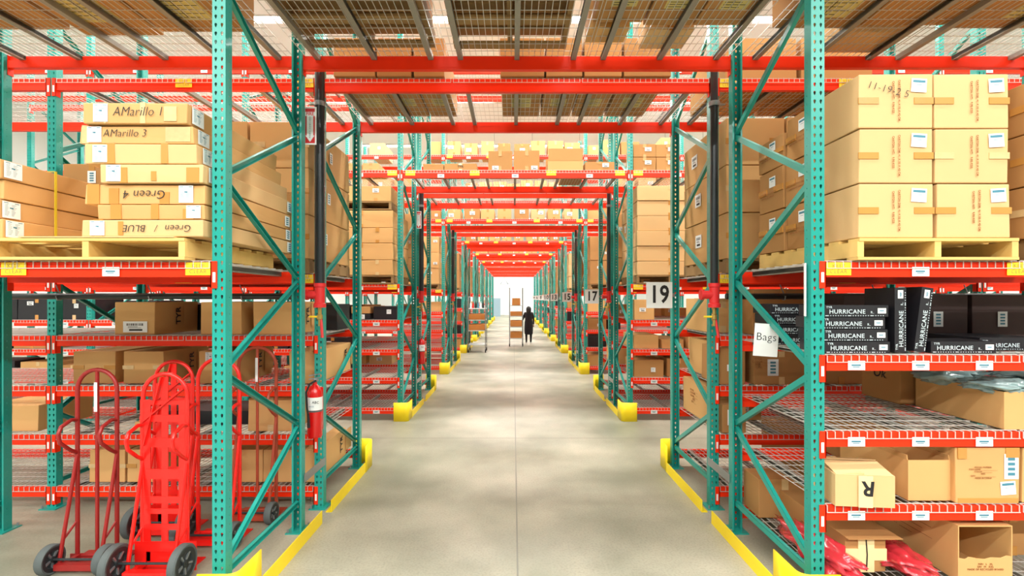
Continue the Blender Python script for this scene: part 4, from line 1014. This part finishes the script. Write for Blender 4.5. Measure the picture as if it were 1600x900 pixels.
def mix(f, a, b, mode='MIX'):
    m = nt.nodes.new('ShaderNodeMix'); m.data_type = 'RGBA'; m.blend_type = mode
    if isinstance(f, float): m.inputs[0].default_value = f
    else: nt.links.new(f, m.inputs[0])
    nt.links.new(a, m.inputs[6])
    if isinstance(b, tuple): m.inputs[7].default_value = b
    else: nt.links.new(b, m.inputs[7])
    return m.outputs[2]
base = ramp(noise(.9, 5).outputs['Fac'], [(.3, (126,127,110)), (.5, (158,156,138)), (.7, (182,177,158))])
fine = ramp(noise(60, 4).outputs['Fac'], [(.3, (190,190,190)), (.55, (245,245,245))])
col = mix(.45, base.outputs[0], fine.outputs[0], 'MULTIPLY')
stain = ramp(noise(.85, 6, (1, .5, 1)).outputs['Fac'], [(.46, (0,0,0)), (.66, (215,215,215))])
col = mix(stain.outputs[0], col, lin((116, 122, 104)))
sep = nt.nodes.new('ShaderNodeSeparateXYZ'); nt.links.new(tc.outputs['Object'], sep.inputs[0])
def jline(axis, pos, width, period=None):
    src = sep.outputs[axis]
    s = nt.nodes.new('ShaderNodeMath'); s.operation = 'SUBTRACT'; nt.links.new(src, s.inputs[0]); s.inputs[1].default_value = pos
    if period:
        w = nt.nodes.new('ShaderNodeMath'); w.operation = 'WRAP'; nt.links.new(s.outputs[0], w.inputs[0]); w.inputs[1].default_value = period/2; w.inputs[2].default_value = -period/2; s = w
    a = nt.nodes.new('ShaderNodeMath'); a.operation = 'ABSOLUTE'; nt.links.new(s.outputs[0], a.inputs[0])
    l = nt.nodes.new('ShaderNodeMath'); l.operation = 'LESS_THAN'; nt.links.new(a.outputs[0], l.inputs[0]); l.inputs[1].default_value = width
    return l.outputs[0]
col = mix(jline(0, .03, .006, 4.9), col, lin((112, 114, 104)))
col = mix(jline(1, 6.78, .007, 9.56), col, lin((112, 110, 100)))
nt.links.new(col, bs.inputs['Base Color']); bs.inputs['Roughness'].default_value = .42; bs.inputs['Specular IOR Level'].default_value = .4
b.mats = [FL]
struct('floor', b)
WALL = mat('white_wall', (225, 226, 222), .8); CEIL = mat('ceiling_white', (246, 246, 242), .8)
b = MB(); b.box((-17, -12, 9.2), (17, 56, 9.3), CEIL); struct('ceiling', b)
b = MB(); b.box((-17, 56, 0), (17, 56.2, 9.2), WALL); struct('wall_back', b)
b = MB(); b.box((-17.2, -12, 0), (-17, 56, 9.2), WALL); struct('wall_left', b)
b = MB(); b.box((17, -12, 0), (17.2, 56, 9.2), WALL); struct('wall_right', b)
b = MB()
DOORM = mat('door_white', (232, 234, 234), .5)
b.box((-1.0, 55.93, 0), (2.8, 56, 4.1), DOORM)
for i in range(8): b.box((-1.0, 55.91, .5*i+.03), (2.8, 55.94, .5*i+.48), DOORM)
o = link('door_1', b.mesh('door_1')); o['kind'] = 'structure'

# lamps: strips above the cross aisles, plus added fill lights behind the camera
LAMP = mat('lamp_tube', (255, 252, 240), .5, emit=9)
HOUS = mat('lamp_housing', (230, 230, 228), .5)
for k in range(-2, 11):
    y = 1.93 + PER*k
    for j, x in enumerate((-9.6, -6, -2.4, 1.2, 4.8, 8.4)):
        if k < 1: continue
        e = bpy.data.objects.new('strip_light', None); C.objects.link(e); e.location = (x+.6, y, 8.3)
        tag(e, 'white fluorescent strip fixture hanging high above the cross aisles between the rack rows', 'ceiling light', 'strip lights above the cross aisles')
        h = MB(); h.prism([(-.16,.0),(-.08,.09),(.08,.09),(.16,.0),(.15,0),(.07,.08),(-.07,.08),(-.15,0)], -1.2, 1.2, HOUS)
        h.tube([(-1, 0, .09), (-1, 0, .9)], .006, STEEL, 5); h.tube([(1, 0, .09), (1, 0, .9)], .006, STEEL, 5)
        link('housing', h.mesh('housing', fix=True), e)
        for d in (-.05, .05):
            t = MB(); t.tube([(-1.15, d, .04), (1.15, d, .04)], .018, LAMP, 8); link('lamp_tube', t.mesh('lamp_tube'), e)
    ld = bpy.data.lights.new('strip_and_fill_light', 'AREA'); ld.shape = 'RECTANGLE'; ld.size = 22; ld.size_y = .35
    ld.energy = 1200 if k > 0 else {0: 800, -1: 1150, -2: 3100}[k]; ld.color = (1, .985, .95)  # those behind the camera are unseen, added to brighten the near rack fronts
    lo = bpy.data.objects.new('strip_and_fill_light', ld); C.objects.link(lo); lo.location = (0, y, 8.25)

w = bpy.data.worlds.new('World'); bpy.context.scene.world = w; w.use_nodes = True
w.node_tree.nodes['Background'].inputs[0].default_value = (1, .985, .96, 1); w.node_tree.nodes['Background'].inputs[1].default_value = .28

# ---------------------------------------------------------------- camera
cd = bpy.data.cameras.new('camera'); cam = bpy.data.objects.new('camera', cd); C.objects.link(cam)
cd.sensor_width = 36; cd.lens = 36*F/1600; cd.shift_x = -(CX-800)/1600; cd.shift_y = (HY-450)/1600
cam.location = (0, 0, CZ); cam.rotation_euler = (math.pi/2, 0, 0); cd.clip_start = .05; cd.clip_end = 200
sc = bpy.context.scene; sc.camera = cam
sc.view_settings.view_transform = 'Standard'; sc.view_settings.look = 'None'; sc.view_settings.gamma = 1
sc.view_settings.use_curve_mapping = False; sc.view_settings.exposure = .22
